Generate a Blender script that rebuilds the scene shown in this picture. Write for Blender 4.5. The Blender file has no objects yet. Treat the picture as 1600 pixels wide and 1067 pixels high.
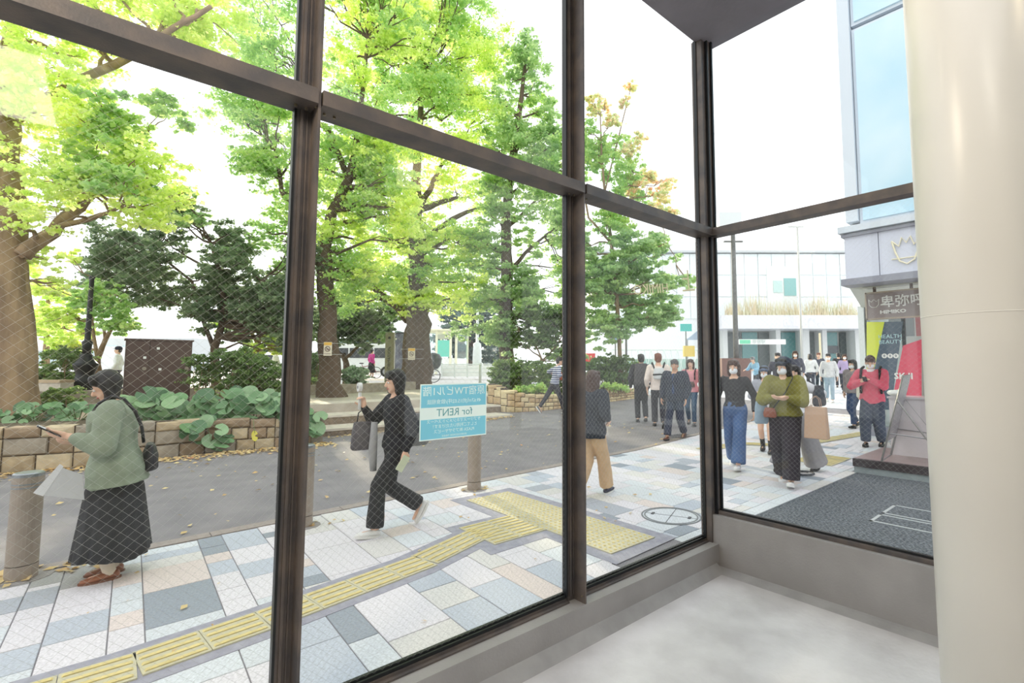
import bpy, bmesh, math, random
import numpy as np
from math import sin, cos, pi, radians as rad
from mathutils import Vector as V, Matrix, Quaternion, noise
random.seed(7); RNG = np.random.default_rng(11)
SC = bpy.context.scene; COL = SC.collection
# ------------------------------------------------------------------ camera
FL, CX, CY, YAW, PITCH, ROLL, EYE = 774.637, 865.463, 514.490, 0.836997, 0.0755033, 0.00061157, 1.55
Fv = V((cos(YAW)*cos(PITCH), sin(YAW)*cos(PITCH), sin(PITCH))); R0 = V((sin(YAW), -cos(YAW), 0)); U0 = R0.cross(Fv)
Rv = cos(ROLL)*R0+sin(ROLL)*U0; Uv = -sin(ROLL)*R0+cos(ROLL)*U0
cam = bpy.data.cameras.new('camera'); co = bpy.data.objects.new('camera', cam); COL.objects.link(co); SC.camera = co
cam.lens = 36*FL/1600; cam.sensor_width = 36; cam.shift_x = -(CX-800)/1600; cam.shift_y = (CY-533.5)/1600
cam.clip_start = .05; cam.clip_end = 800
co.matrix_world = Matrix.Translation((0, 0, EYE)) @ Matrix((Rv, Uv, -Fv)).transposed().to_4x4()
# ------------------------------------------------------------------ sky, sun, exposure
W = bpy.data.worlds.new('sky'); SC.world = W; W.use_nodes = True
nt = W.node_tree; bg = nt.nodes['Background']; bg.inputs[0].default_value = (.96, .975, 1.0, 1); bg.inputs[1].default_value = 1.75
sun = bpy.data.lights.new('sun', 'SUN'); so = bpy.data.objects.new('sun', sun); COL.objects.link(so)
sun.energy = 5.5; sun.angle = rad(1.5); sun.color = (1, .86, .62)
sa, se = rad(79), rad(13)
so.rotation_euler = V((cos(sa)*cos(se), sin(sa)*cos(se), sin(se))).to_track_quat('Z', 'Y').to_euler()
def area(name, loc, tgt, sx, sy, e, c):
    l = bpy.data.lights.new(name, 'AREA'); l.shape = 'RECTANGLE'; l.size = sx; l.size_y = sy; l.energy = e; l.color = c
    o = bpy.data.objects.new(name, l); COL.objects.link(o); o.location = loc
    o.rotation_euler = (V(tgt)-V(loc)).to_track_quat('-Z', 'Y').to_euler(); return o
area('indoor_fill', (.5, -.8, 4.5), (.8, -.5, 0), 3.5, 2.5, 48, (.96, .98, 1))  # unseen cool fill added overhead to brighten the floor
area('transom_fill', (-1.3, 1.2, 3.5), (.1, 2.35, 2.8), .5, .5, 60, (1, .84, .62))  # unseen warm fill added to brighten the left transom, no fixture there
area('indoor_fill', (3.1, -1.6, 4.4), (2.4, -.2, 0), .9, .9, 14, (1, .8, .5))  # unseen warm fill added to tint the right side of the column
SC.view_settings.view_transform = 'Standard'; SC.view_settings.look = 'None'
SC.view_settings.exposure = 0.0; SC.view_settings.gamma = 1; SC.view_settings.use_curve_mapping = False
try: SC.cycles.max_bounces = 8; SC.cycles.transparent_max_bounces = 24
except Exception: pass
# ------------------------------------------------------------------ where things stand (surveying helpers)
def gz(x, y): return .028*max(0., x+.5*y-10.5)
def ray(px, py): return Fv+(px-CX)/FL*Rv-(py-CY)/FL*Uv
def at(px, py, d): return ray(px, py)*d+V((0, 0, EYE))
def onx(px, py, x): r = ray(px, py); return r*(x/r.x)+V((0, 0, EYE))
def onz(px, py, z=0.): r = ray(px, py); return r*((z-EYE)/r.z)+V((0, 0, EYE))
def gnd(px, py):
    p = onz(px, py)
    for _ in range(12): p = onz(px, py, gz(p.x, p.y))
    return p
# ------------------------------------------------------------------ materials
def lin(c): return tuple(((v/255/12.92) if v/255 <= .04045 else ((v/255+.055)/1.055)**2.4) for v in c)
MATS = {}
def M(name, c, rough=.6, metal=0., var=0., vs=6., bump=0., bs=40., spec=.5, c2=None, coord='Object', stretch=None, rnd=0., transl=0.):
    if name in MATS: return MATS[name]
    m = bpy.data.materials.new(name); m.use_nodes = True; n = m.node_tree.nodes; l = m.node_tree.links; b = n['Principled BSDF']
    c = lin(c); b.inputs['Base Color'].default_value = (*c, 1); b.inputs['Roughness'].default_value = rough
    b.inputs['Metallic'].default_value = metal; b.inputs['Specular IOR Level'].default_value = spec
    tc = n.new('ShaderNodeTexCoord'); src = tc.outputs[coord]
    if stretch:
        mp = n.new('ShaderNodeMapping'); mp.inputs['Scale'].default_value = stretch; l.new(src, mp.inputs[0]); src = mp.outputs[0]
    out = None
    if var or c2:
        t = n.new('ShaderNodeTexNoise'); t.inputs['Scale'].default_value = vs; t.inputs['Detail'].default_value = 5; l.new(src, t.inputs[0])
        r = n.new('ShaderNodeValToRGB'); l.new(t.outputs[0], r.inputs[0])
        a = tuple(max(0, x*(1-var)) for x in c); z = lin(c2) if c2 else tuple(min(1, x*(1+var)) for x in c)
        r.color_ramp.elements[0].position = .35; r.color_ramp.elements[1].position = .65
        r.color_ramp.elements[0].color = (*(c if c2 else a), 1); r.color_ramp.elements[1].color = (*z, 1); out = r.outputs[0]
    if rnd:
        oi = n.new('ShaderNodeObjectInfo'); mr = n.new('ShaderNodeMapRange'); mr.inputs[3].default_value = 1-rnd; mr.inputs[4].default_value = 1+rnd
        l.new(oi.outputs['Random'], mr.inputs[0]); mx = n.new('ShaderNodeVectorMath'); mx.operation = 'SCALE'
        if out: l.new(out, mx.inputs[0])
        else: mx.inputs[0].default_value = c
        l.new(mr.outputs[0], mx.inputs['Scale']); out = mx.outputs[0]
    if out: l.new(out, b.inputs['Base Color'])
    if bump:
        t = n.new('ShaderNodeTexNoise'); t.inputs['Scale'].default_value = bs; t.inputs['Detail'].default_value = 4; l.new(src, t.inputs[0])
        bp = n.new('ShaderNodeBump'); bp.inputs['Strength'].default_value = bump; bp.inputs['Distance'].default_value = .01
        l.new(t.outputs[0], bp.inputs['Height']); l.new(bp.outputs[0], b.inputs['Normal'])
    if transl:
        tr = n.new('ShaderNodeBsdfTranslucent'); tr.inputs[0].default_value = (*c, 1); mx = n.new('ShaderNodeMixShader'); mx.inputs[0].default_value = transl
        l.new(b.outputs[0], mx.inputs[1]); l.new(tr.outputs[0], mx.inputs[2]); l.new(mx.outputs[0], n['Material Output'].inputs[0])
    MATS[name] = m; return m
def leafmat(name, cols, transl=.45, rough=.5):
    m = bpy.data.materials.new(name); m.use_nodes = True; n = m.node_tree.nodes; l = m.node_tree.links; b = n['Principled BSDF']
    g = n.new('ShaderNodeNewGeometry'); tc = n.new('ShaderNodeTexCoord'); t = n.new('ShaderNodeTexNoise'); t.inputs['Scale'].default_value = .55
    l.new(tc.outputs['Object'], t.inputs[0]); ad = n.new('ShaderNodeMath'); ad.operation = 'MULTIPLY_ADD'; ad.inputs[1].default_value = .5
    l.new(g.outputs['Random Per Island'], ad.inputs[0])
    mr = n.new('ShaderNodeMapRange'); mr.inputs[1].default_value = .3; mr.inputs[2].default_value = .7; mr.inputs[3].default_value = 0; mr.inputs[4].default_value = .5
    l.new(t.outputs[0], mr.inputs[0]); l.new(mr.outputs[0], ad.inputs[2])
    r = n.new('ShaderNodeValToRGB'); l.new(ad.outputs[0], r.inputs[0]); e = r.color_ramp.elements
    while len(e) < len(cols): e.new(.5)
    for i, c in enumerate(cols): e[i].position = i/(len(cols)-1); e[i].color = (*lin(c), 1)
    l.new(r.outputs[0], b.inputs['Base Color']); b.inputs['Roughness'].default_value = rough; b.inputs['Specular IOR Level'].default_value = .25
    tr = n.new('ShaderNodeBsdfTranslucent'); hs = n.new('ShaderNodeHueSaturation'); hs.inputs['Saturation'].default_value = .8; hs.inputs['Value'].default_value = 1.65
    l.new(r.outputs[0], hs.inputs['Color']); l.new(hs.outputs[0], tr.inputs[0]); mx = n.new('ShaderNodeMixShader'); mx.inputs[0].default_value = transl
    l.new(b.outputs[0], mx.inputs[1]); l.new(tr.outputs[0], mx.inputs[2]); l.new(mx.outputs[0], n['Material Output'].inputs[0]); return m
def glassmat(name, tint=(1, 1, 1), ior=1.45, refl=1.):
    m = bpy.data.materials.new(name); m.use_nodes = True; n = m.node_tree.nodes; l = m.node_tree.links; n.remove(n['Principled BSDF'])
    t = n.new('ShaderNodeBsdfTransparent'); t.inputs[0].default_value = (*tint, 1); g = n.new('ShaderNodeBsdfGlossy'); g.inputs['Roughness'].default_value = .02
    fr = n.new('ShaderNodeLayerWeight'); fr.inputs[0].default_value = .5; pw = n.new('ShaderNodeMath'); pw.operation = 'POWER'; pw.inputs[1].default_value = 5
    mu = n.new('ShaderNodeMath'); mu.operation = 'MULTIPLY_ADD'; mu.inputs[1].default_value = .9*refl; mu.inputs[2].default_value = .04*refl; l.new(fr.outputs['Facing'], pw.inputs[0])
    l.new(pw.outputs[0], mu.inputs[0]); mx = n.new('ShaderNodeMixShader'); l.new(mu.outputs[0], mx.inputs[0]); l.new(t.outputs[0], mx.inputs[1]); l.new(g.outputs[0], mx.inputs[2])
    l.new(mx.outputs[0], n['Material Output'].inputs[0]); return m
def emit(name, c, s):
    m = bpy.data.materials.new(name); m.use_nodes = True; n = m.node_tree.nodes; b = n['Principled BSDF']
    b.inputs['Emission Color'].default_value = (*lin(c), 1); b.inputs['Emission Strength'].default_value = s; b.inputs['Base Color'].default_value = (*lin(c), 1); return m
# ------------------------------------------------------------------ object helpers
def tag(o, label=None, cat=None, group=None, kind=None):
    for k, v in (('label', label), ('category', cat), ('group', group), ('kind', kind)):
        if v: o[k] = v
    return o
def link(name, me, mat=None, parent=None, loc=None, rotz=None, smooth=False):
    o = bpy.data.objects.new(name, me); COL.objects.link(o)
    if mat is not None and me is not None and len(me.materials) == 0:
        for k in (mat if isinstance(mat, (list, tuple)) else [mat]): me.materials.append(k)
    if parent is not None: o.parent = parent
    if loc is not None: o.location = loc
    if rotz is not None: o.rotation_euler[2] = rotz
    if smooth: me.shade_smooth()
    return o
def empty(name, loc=(0, 0, 0), rotz=0, label=None, cat=None, group=None, kind=None):
    o = bpy.data.objects.new(name, None); COL.objects.link(o); o.location = loc; o.rotation_euler[2] = rotz; o.empty_display_size = .1
    return tag(o, label, cat, group, kind)
class Geo:
    def __init__(s): s.v = []; s.f = []; s.m = []
    def add(s, vs, fs, mi=0):
        k = len(s.v); s.v += [tuple(q) for q in vs]; s.f += [tuple(i+k for i in f) for f in fs]; s.m += [mi]*len(fs); return s
    def box(s, a, b, mi=0):
        x0, y0, z0 = [min(p, q) for p, q in zip(a, b)]; x1, y1, z1 = [max(p, q) for p, q in zip(a, b)]
        return s.add([(x0, y0, z0), (x1, y0, z0), (x1, y1, z0), (x0, y1, z0), (x0, y0, z1), (x1, y0, z1), (x1, y1, z1), (x0, y1, z1)],
                     [(0, 3, 2, 1), (4, 5, 6, 7), (0, 1, 5, 4), (1, 2, 6, 5), (2, 3, 7, 6), (3, 0, 4, 7)], mi)
    def prism(s, poly, z0, z1, mi=0):            # poly: (x,y) or (x,y,z offset)
        n = len(poly); A = [(p[0], p[1], z0+(p[2] if len(p) > 2 else 0)) for p in poly]; B = [(p[0], p[1], z1+(p[2] if len(p) > 2 else 0)) for p in poly]
        ar = sum(poly[i][0]*poly[(i+1) % n][1]-poly[(i+1) % n][0]*poly[i][1] for i in range(n))
        if ar < 0: A.reverse(); B.reverse()
        return s.add(A+B, [tuple(range(n-1, -1, -1)), tuple(range(n, 2*n))]+[(i, (i+1) % n, n+(i+1) % n, n+i) for i in range(n)], mi)
    def slab(s, pts, t, mi=0):                   # thick planar polygon in 3D, offset along its normal by t
        pts = [V(p) for p in pts]; nn = (pts[1]-pts[0]).cross(pts[2]-pts[1]).normalized()*t; n = len(pts)
        return s.add(pts+[p+nn for p in pts], [tuple(range(n-1, -1, -1)), tuple(range(n, 2*n))]+[(i, (i+1) % n, n+(i+1) % n, n+i) for i in range(n)], mi)
    def loft(s, rings, n=14, mi=0, prof=None):
        vs = []; fs = []
        for c, rx, ry, ux, uy in rings:
            for i in range(n):
                a = 2*pi*i/n; vs.append(V(c)+ux*(rx*cos(a))+uy*(ry*sin(a)))
        for k in range(len(rings)-1):
            for i in range(n): j = (i+1) % n; fs.append((k*n+i, k*n+j, (k+1)*n+j, (k+1)*n+i))
        fs.append(tuple(range(n-1, -1, -1))); b = (len(rings)-1)*n; fs.append(tuple(b+i for i in range(n)))
        return s.add(vs, fs, mi)
    def seg(s, a, b, ra, rb, flat=1., side=None, n=12, mi=0, caps=True):
        a, b = V(a), V(b); d = (b-a)
        if d.length < 1e-6: d = V((0, 0, 1e-4))
        d.normalize(); q = V(side) if side is not None else (V((0, 0, 1)) if abs(d.z) < .9 else V((1, 0, 0)))
        u = d.cross(q).cross(d); u.normalize(); w = d.cross(u); R = []
        if caps:
            for t in (75, 50, 25): R.append((a-d*ra*sin(rad(t)), ra*cos(rad(t)), ra*flat*cos(rad(t)), u, w))
        R.append((a, ra, ra*flat, u, w)); R.append((b, rb, rb*flat, u, w))
        if caps:
            for t in (25, 50, 75): R.append((b+d*rb*sin(rad(t)), rb*cos(rad(t)), rb*flat*cos(rad(t)), u, w))
        return s.loft(R, n, mi)
    def cyl(s, a, b, r, n=12, r2=None, mi=0): return s.seg(a, b, r, r if r2 is None else r2, n=n, mi=mi, caps=False)
    def ell(s, c, r, rot=None, n=14, mi=0):
        rot = rot or Matrix.Identity(3); c = V(c); R = []; ux, uy, uz = rot@V((1, 0, 0)), rot@V((0, 1, 0)), rot@V((0, 0, 1))
        for t in (-80, -58, -36, -14, 14, 36, 58, 80): R.append((c+uz*r[2]*sin(rad(t)), r[0]*cos(rad(t)), r[1]*cos(rad(t)), ux, uy))
        return s.loft(R, n, mi)
    def tube(s, pts, rs, n=8, mi=0):
        pts = [V(p) for p in pts]; R = []; u = None
        for i, p in enumerate(pts):
            d = (pts[min(i+1, len(pts)-1)]-pts[max(i-1, 0)]).normalized()
            if u is None: u = d.orthogonal().normalized()
            else: u = (u-d*u.dot(d)).normalized()
            r = rs[i] if isinstance(rs, (list, tuple)) else rs; R.append((p, r, r, u, d.cross(u)))
        return s.loft(R, n, mi)
    def mesh(s, name='mesh'):
        me = bpy.data.meshes.new(name); me.from_pydata(s.v, [], s.f); me.polygons.foreach_set('material_index', s.m); me.update(); return me
    def obj(s, name, mat, parent=None, loc=None, rotz=None, smooth=False, bevel=0):
        me = s.mesh(name)
        if bevel:
            b = bmesh.new(); b.from_mesh(me); bmesh.ops.bevel(b, geom=b.edges[:], offset=bevel, segments=1, affect='EDGES', profile=.5); b.to_mesh(me); b.free()
        return link(name, me, mat, parent, loc, rotz, smooth)
TMP = bpy.data.scenes.new('work')
def remesh(g, voxel, smooth=3, wr=0., ws=9., name='mesh'):
    me = g.mesh(name); o = bpy.data.objects.new('t', me); TMP.collection.objects.link(o)
    m = o.modifiers.new('r', 'REMESH'); m.mode = 'VOXEL'; m.voxel_size = voxel; m.use_smooth_shade = True
    if smooth: k = o.modifiers.new('s', 'SMOOTH'); k.factor = .5; k.iterations = smooth
    vl = TMP.view_layers[0]; vl.update(); dg = vl.depsgraph
    out = bpy.data.meshes.new_from_object(o.evaluated_get(dg)); bpy.data.objects.remove(o); bpy.data.meshes.remove(me)
    if wr:
        n = len(out.vertices); c = np.empty(n*3); out.vertices.foreach_get('co', c); nn = np.empty(n*3); out.vertices.foreach_get('normal', nn)
        c = c.reshape(-1, 3); nn = nn.reshape(-1, 3)
        d = np.array([noise.noise((p[0]*ws, p[1]*ws, p[2]*ws*.6))+.5*noise.noise((p[0]*ws*2.3, p[1]*ws*2.3+7, p[2]*ws*1.6)) for p in c])
        c = c+nn*(d*wr)[:, None]; out.vertices.foreach_set('co', c.ravel()); out.update()
    out.name = name; out.shade_smooth(); return out
def text(s, size, mat, parent, M4, name='lettering', align='CENTER', ext=.001, sx=1., bold=0.):
    c = bpy.data.curves.new(name, 'FONT'); c.body = s; c.size = size; c.align_x = align; c.align_y = 'CENTER'; c.extrude = ext; c.resolution_u = 2; c.offset = bold
    o = bpy.data.objects.new('t', c); TMP.collection.objects.link(o); vl = TMP.view_layers[0]; vl.update()
    me = bpy.data.meshes.new_from_object(o.evaluated_get(vl.depsgraph)); bpy.data.objects.remove(o)
    me.transform(Matrix.Diagonal((sx, 1, 1, 1))); me.transform(M4); return link(name, me, mat, parent)
def text_holes(lines, x0, x1, z0, z1, mat, parent, name, y=0.):
    """a printed band with the writing left open, mirrored as seen from behind; lines: (string, size, x, z)"""
    sp = []
    for s_, size, cx_, cz_ in lines:
        c = bpy.data.curves.new(name, 'FONT'); c.body = s_; c.size = size; c.align_x = 'CENTER'; c.align_y = 'CENTER'; c.resolution_u = 2
        o = bpy.data.objects.new('t', c); TMP.collection.objects.link(o); vl = TMP.view_layers[0]; vl.update(); k = o.evaluated_get(vl.depsgraph).to_curve(vl.depsgraph)
        for q in k.splines:
            if q.type == 'BEZIER': pts = []; P = q.bezier_points
            else: sp.append([(cx_-p.co.x, cz_+p.co.y) for p in q.points]); continue
            for a, b in zip(P, list(P[1:])+[P[0]]):
                st_ = abs((a.handle_right-a.co).cross(b.co-a.co).z) < 1e-7 and abs((b.handle_left-b.co).cross(b.co-a.co).z) < 1e-7
                for t in ((0,) if st_ else (0, .5)): m = 1-t; v = a.co*m**3+a.handle_right*3*m*m*t+b.handle_left*3*m*t*t+b.co*t**3; pts.append((cx_-v.x, cz_+v.y))
            sp.append(pts)
        o.to_curve_clear(); bpy.data.objects.remove(o)
    n = bpy.data.curves.new(name, 'CURVE'); n.dimensions = '2D'; n.fill_mode = 'BOTH'
    for pts in [[(x0, z0), (x1, z0), (x1, z1), (x0, z1)]]+sp:
        q = n.splines.new('POLY'); q.points.add(len(pts)-1); q.use_cyclic_u = True
        for p, (a, b) in zip(q.points, pts): p.co = (a, b, 0, 1)
    o = bpy.data.objects.new('t', n); TMP.collection.objects.link(o); vl = TMP.view_layers[0]; vl.update(); me = bpy.data.meshes.new_from_object(o.evaluated_get(vl.depsgraph)); bpy.data.objects.remove(o)
    me.transform(Matrix(((1, 0, 0, 0), (0, 0, 1, y), (0, 1, 0, 0), (0, 0, 0, 1)))); return link(name, me, mat, parent)
def frame(o, x, y):                              # matrix: text plane with x axis, y axis and origin
    x, y = V(x).normalized(), V(y).normalized(); z = x.cross(y); return Matrix.Translation(o) @ Matrix((x, y, z)).transposed().to_4x4()
# ------------------------------------------------------------------ the room: floor, low walls, ceiling, window frames
G = 2.47; XR = 4.15
concrete = M('concrete_floor', (192, 191, 194), .5, var=.14, vs=2.2, bump=.25, bs=30, c2=(222, 222, 225))
plaster = M('grey_mortar', (152, 150, 150), .5, var=.08, vs=3, bump=.15, bs=60)
cement = M('cove_cement', (160, 160, 162), .7, var=.1, vs=5, bump=.2, bs=50)
steel = M('dark_steel', (86, 83, 84), .45, .3, vs=7, bump=.12, bs=90, c2=(112, 102, 96))
gasket = M('black_gasket', (18, 22, 26), .4)
bolt = M('bolt_steel', (150, 140, 120), .35, .8)
st = 'structure'
def S(g, name, mat, parent=None, **k): o = g.obj(name, mat, parent, **k); tag(o, kind=None if parent else st); return o
S(Geo().box((-3.6, -4, -.4), (XR-.1, G-.12, -.20)), 'floor', concrete)
S(Geo().box((-3.6, G-.13, -.6), (XR+.0, G+.03, .012)), 'wall_front', plaster)
S(Geo().box((XR-.1, -4, -.6), (XR+.05, G+.03, .25)), 'wall_right', plaster)
g = Geo(); a = [(-3.6, G-.128, -.135), (-3.6, G-.145, -.150), (-3.6, G-.205, -.201), (-3.6, G-.128, -.21)]; b = [(XR-.14, y, z) for _, y, z in a]
g.add(a+b, [(0, 1, 5, 4), (1, 2, 6, 5), (3, 2, 1, 0), (4, 5, 6, 7)]); S(g, 'baseboard_front', cement)
g = Geo(); a = [(XR-.099, G-.13, -.172), (XR-.13, G-.13, -.180), (XR-.2, G-.13, -.201), (XR-.099, G-.13, -.21)]; b = [(x, -4, z) for x, _, z in a]
g.add(a+b, [(0, 4, 5, 1), (1, 5, 6, 2), (0, 1, 2, 3), (7, 6, 5, 4)]); S(g, 'baseboard_right', cement)
S(Geo().box((-3.6, -4, 4.65), (XR+.1, G-.01, 4.9)), 'ceiling', M('ceiling_concrete', (128, 124, 132), .8, var=.08, vs=2.5, bump=.2, bs=25))
cream = M('cream_wall', (168, 162, 152), .8)
S(Geo().box((-3.75, -4.15, -.3), (XR+.1, -4, 4.9)), 'wall_back', cream)
S(Geo().box((-3.75, -4, -.3), (-3.6, G, 4.9)), 'wall_left', cream)
cl = empty('ceiling_panel_light', (-1.15, -2.9, 4.65), label='flat glowing panel light fixed to the ceiling, mirrored in the upper glass', cat='ceiling light')
Geo().box((-.56, -1.0, -.05), (.56, 1.0, 0)).obj('housing', M('white_housing', (226, 226, 222), .5), cl); Geo().box((-.53, -.97, -.056), (.53, .97, -.05)).obj('diffuser', emit('panel_glow', (255, 250, 238), 11), cl)
w1 = empty('window_1', (0, 0, 0), kind=st); w2 = empty('window_2', (0, 0, 0), kind=st)
glass = glassmat('window_glass', (.985, .995, .99), 1.5, .6)
wire = M('wire', (186, 188, 186), .6, .0)
FX = [-1.06, .675, 2.406]
for x in FX:
    Geo().box((x-.075, G-.02, .0), (x-.012, G+.03, 5.2)).obj('mullion', steel, w1)
    g = Geo().box((x-.062, G-.034, .045), (x-.05, G-.018, 5.2)).box((x-.034, G-.028, .045), (x-.028, G-.018, 5.2)); g.obj('glazing_bead', steel, w1)
    Geo().box((x-.086, G-.024, .045), (x-.075, G+.012, 5.2)).obj('gasket', gasket, w1)
    Geo().box((x-.012, G-.122, -.005), (x, G+.03, 5.2)).obj('fin', steel, w1)
    for z in (.055, 2.745, 2.785): Geo().cyl((x-.02, G-.095, z), (x+.006, G-.095, z), .006, 8).obj('bolt', bolt, w1)
ed = [-2.79]+FX+[XR-.04]
for i in range(4):
    x0, x1 = ed[i]+.004, ed[i+1]-(.016 if i < 3 else .03)
    t = Geo().box((x0, G-.14, 2.745), (x1, G+.02, 2.815)).obj('transom', steel, w1)
    for bx in (x0+.03, x0+.075, x1-.075, x1-.03): Geo().cyl((bx, G-.06, 2.735), (bx, G-.06, 2.747), .007, 8).obj('bolt', bolt, t)
    gx1 = ed[i+1]-.08 if i < 3 else XR-.12
    g = Geo().box((x0, G-.02, .0), (gx1, G+.02, .034)).box((x0, G-.045, .0), (gx1, G-.02, .022)); g.obj('sill_frame', steel, w1)
    g = Geo().box((x0, G-.012, .034), (gx1, G+.0, .052)).box((x0, G+.01, .04), (gx1, G+.03, .06)); g.obj('gasket', gasket, w1)
    Geo().box((x0-.02, G-.004, .03), (gx1+.02, G+.004, 2.76)).obj('glass_pane', glass, w1)
    Geo().box((x0-.02, G-.004, 2.80), (gx1+.02, G+.004, 5.2)).obj('glass_pane', glass, w1)
def wires(a0, a1, z0, z1, step, plane, c, parent):
    g = Geo(); h = z1-z0
    for sgn in (1, -1):
        k = a0-h*1.3
        while k < a1+h*1.3:
            # line a = k + sgn*0.78*(z-z0)
            zs = []
            s = 1.05*sgn; lo, hi = 0., h
            ta, tb = sorted(((a0-k)/s, (a1-k)/s)); lo = max(lo, ta); hi = min(hi, tb)
            if hi-lo > .02:
                A, B = (k+s*lo, z0+lo), (k+s*hi, z0+hi)
                if plane == 'y': p, q, u = V((A[0], c, A[1])), V((B[0], c, B[1])), V((0, 1, 0))
                else: p, q, u = V((c, A[0], A[1])), V((c, B[0], B[1])), V((1, 0, 0))
                w = (q-p).normalized().cross(u)*.0003; u = u*.0003
                kk = len(g.v); g.v += [tuple(p+w), tuple(p-w*.5+u), tuple(p-w*.5-u), tuple(q+w), tuple(q-w*.5+u), tuple(q-w*.5-u)]
                for f in ((0, 1, 4, 3), (1, 2, 5, 4), (2, 0, 3, 5)): g.f.append(tuple(i+kk for i in f)); g.m.append(0)
            k += step
    o = g.obj('wire_mesh', wire, parent); o['kind'] = 'stuff'; o['label'] = 'thin diamond wire mesh in the lower panes'; return o
for i in range(1, 4): wires(ed[i]+.004, (ed[i+1]-.08) if i < 3 else XR-.1, .06, 2.74, .041, 'y', G, w1)
# corner post and the right window
g = Geo().box((XR-.115, G-.075, .0), (XR-.045, G+.03, 4.66)).box((XR-.045, G-.10, .25), (XR+.03, G+.03, 4.66)); g.obj('corner_post', steel, w1)
Geo().box((XR-.125, G-.02, .04), (XR-.113, G+.01, 4.66)).obj('gasket', gasket, w1)
g = Geo().box((XR-.06, G-.102, .0), (XR-.048, G-.07, 4.66)); g.obj('cover_strip', gasket, w1)
Geo().box((XR-.01, G-.118, .27), (XR+.012, G-.10, 4.66)).obj('gasket', gasket, w2)
for y0, y1 in ((-.35, G-.1), (-4, -.43)):
    Geo().box((XR-.10, y0, 2.745), (XR+.02, y1, 2.815)).obj('transom', steel, w2)
    Geo().box((XR-.005, y0, .26), (XR+.003, y1, 2.75)).obj('glass_pane', glass, w2)
    Geo().box((XR-.005, y0, 2.81), (XR+.003, y1, 5.2)).obj('glass_pane', glass, w2)
    g = Geo().box((XR-.05, y0, .25), (XR+.02, y1, .28)); g.obj('sill_frame', steel, w2)
    g = Geo().box((XR-.02, y0, .28), (XR+.01, y1, .296)); g.obj('gasket', gasket, w2)
    if y0 > -1: wires(y0, y1, .29, 2.74, .041, 'x', XR, w2)
Geo().box((XR-.1, -.43, .25), (XR+.03, -.35, 5.2)).obj('mullion', steel, w2)
# round white column indoors
pc = empty('round_column', (1.93, .235, -.20), label='smooth round off-white column standing indoors at the right', cat='column')
Geo().cyl((0, 0, 0), (0, 0, 4.85), .15, 64).obj('shaft', M('column_paint', (232, 229, 222), .32, var=.03, vs=2, bump=.05, bs=14), pc, smooth=True)
for z in (1.9, 3.1): g = Geo().cyl((0, 0, z), (0, 0, z+.004), .1503, 64); g.obj('paint_joint', M('column_joint', (222, 219, 212), .4), pc, smooth=True)
# ------------------------------------------------------------------ ground outside
asph = M('asphalt', (128, 125, 128), .9, var=.07, vs=2.2, bump=.4, bs=160, c2=(142, 138, 140))
def cy_(x): return 5.515+.056*x
def ground(name, poly, z, t, mat):
    """split on the line x+y/2=10.5 where the street starts to rise"""
    o = empty(name, kind=st) if False else None
    g = Geo(); P = [V((p[0], p[1], 0)) for p in poly]
    for side in (0, 1):
        out = []
        for i in range(len(P)):
            a, b = P[i], P[(i+1) % len(P)]; fa, fb = a.x+.5*a.y-10.5, b.x+.5*b.y-10.5
            ina, inb = (fa <= 0, fb <= 0) if side == 0 else (fa >= 0, fb >= 0)
            if ina: out.append(a)
            if ina != inb: out.append(a+(b-a)*(fa/(fa-fb)))
        if len(out) > 2: g.prism([(p.x, p.y, gz(p.x, p.y)) for p in out], z-t, z)
    return tag(g.obj(name, mat), kind=st)
ground('road', [(-9, cy_(-9)), (17, cy_(17)), (19, 13), (-9, 13)], -.004, .2, asph)
bed = M('mortar_bed', (134, 132, 138), .9, var=.08, vs=5)
pav = ground('pavement', [(-9, G+.03), (4.2, G+.03), (4.2, 2.53), (8.4, 2.56), (17, 2.7), (17, cy_(17)), (-9, cy_(-9))], -.006, .2, bed)
far = M('far_paving', (222, 220, 220), .8, var=.08, vs=.5)
mm = far.node_tree; bk = mm.nodes.new('ShaderNodeTexBrick'); bk.inputs['Scale'].default_value = 1.6; bk.inputs['Color1'].default_value = (*lin((226, 222, 222)), 1)
bk.inputs['Color2'].default_value = (*lin((200, 208, 214)), 1); bk.inputs['Mortar'].default_value = (*lin((175, 175, 178)), 1); bk.inputs['Mortar Size'].default_value = .012
tc = mm.nodes.new('ShaderNodeTexCoord'); mm.links.new(tc.outputs['Object'], bk.inputs[0]); mm.links.new(bk.outputs[0], mm.nodes['Principled BSDF'].inputs['Base Color'])
ground('far_pavement', [(17, -4), (60, -4), (60, 40), (19, 40), (19, 13), (17, cy_(17))], -.002, .2, far)
TC = {'W': (222, 219, 225), 'L': (214, 219, 225), 'B': (190, 197, 209), 'G': (178, 183, 193), 'D': (150, 158, 169), 'P': (220, 208, 204), 'S': (216, 214, 212), 'K': (166, 166, 166)}
TM = {k: M('granite_'+{'W': 'white', 'L': 'pale_blue', 'B': 'blue_grey', 'G': 'grey', 'D': 'dark_grey', 'P': 'pink', 'S': 'ivory', 'K': 'weathered'}[k],
      tuple(v*.93 for v in c), .75, vs=70, bump=.15, bs=120, c2=tuple(min(255, v*1.04) for v in c), rnd=.04) for k, c in TC.items()}
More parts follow.
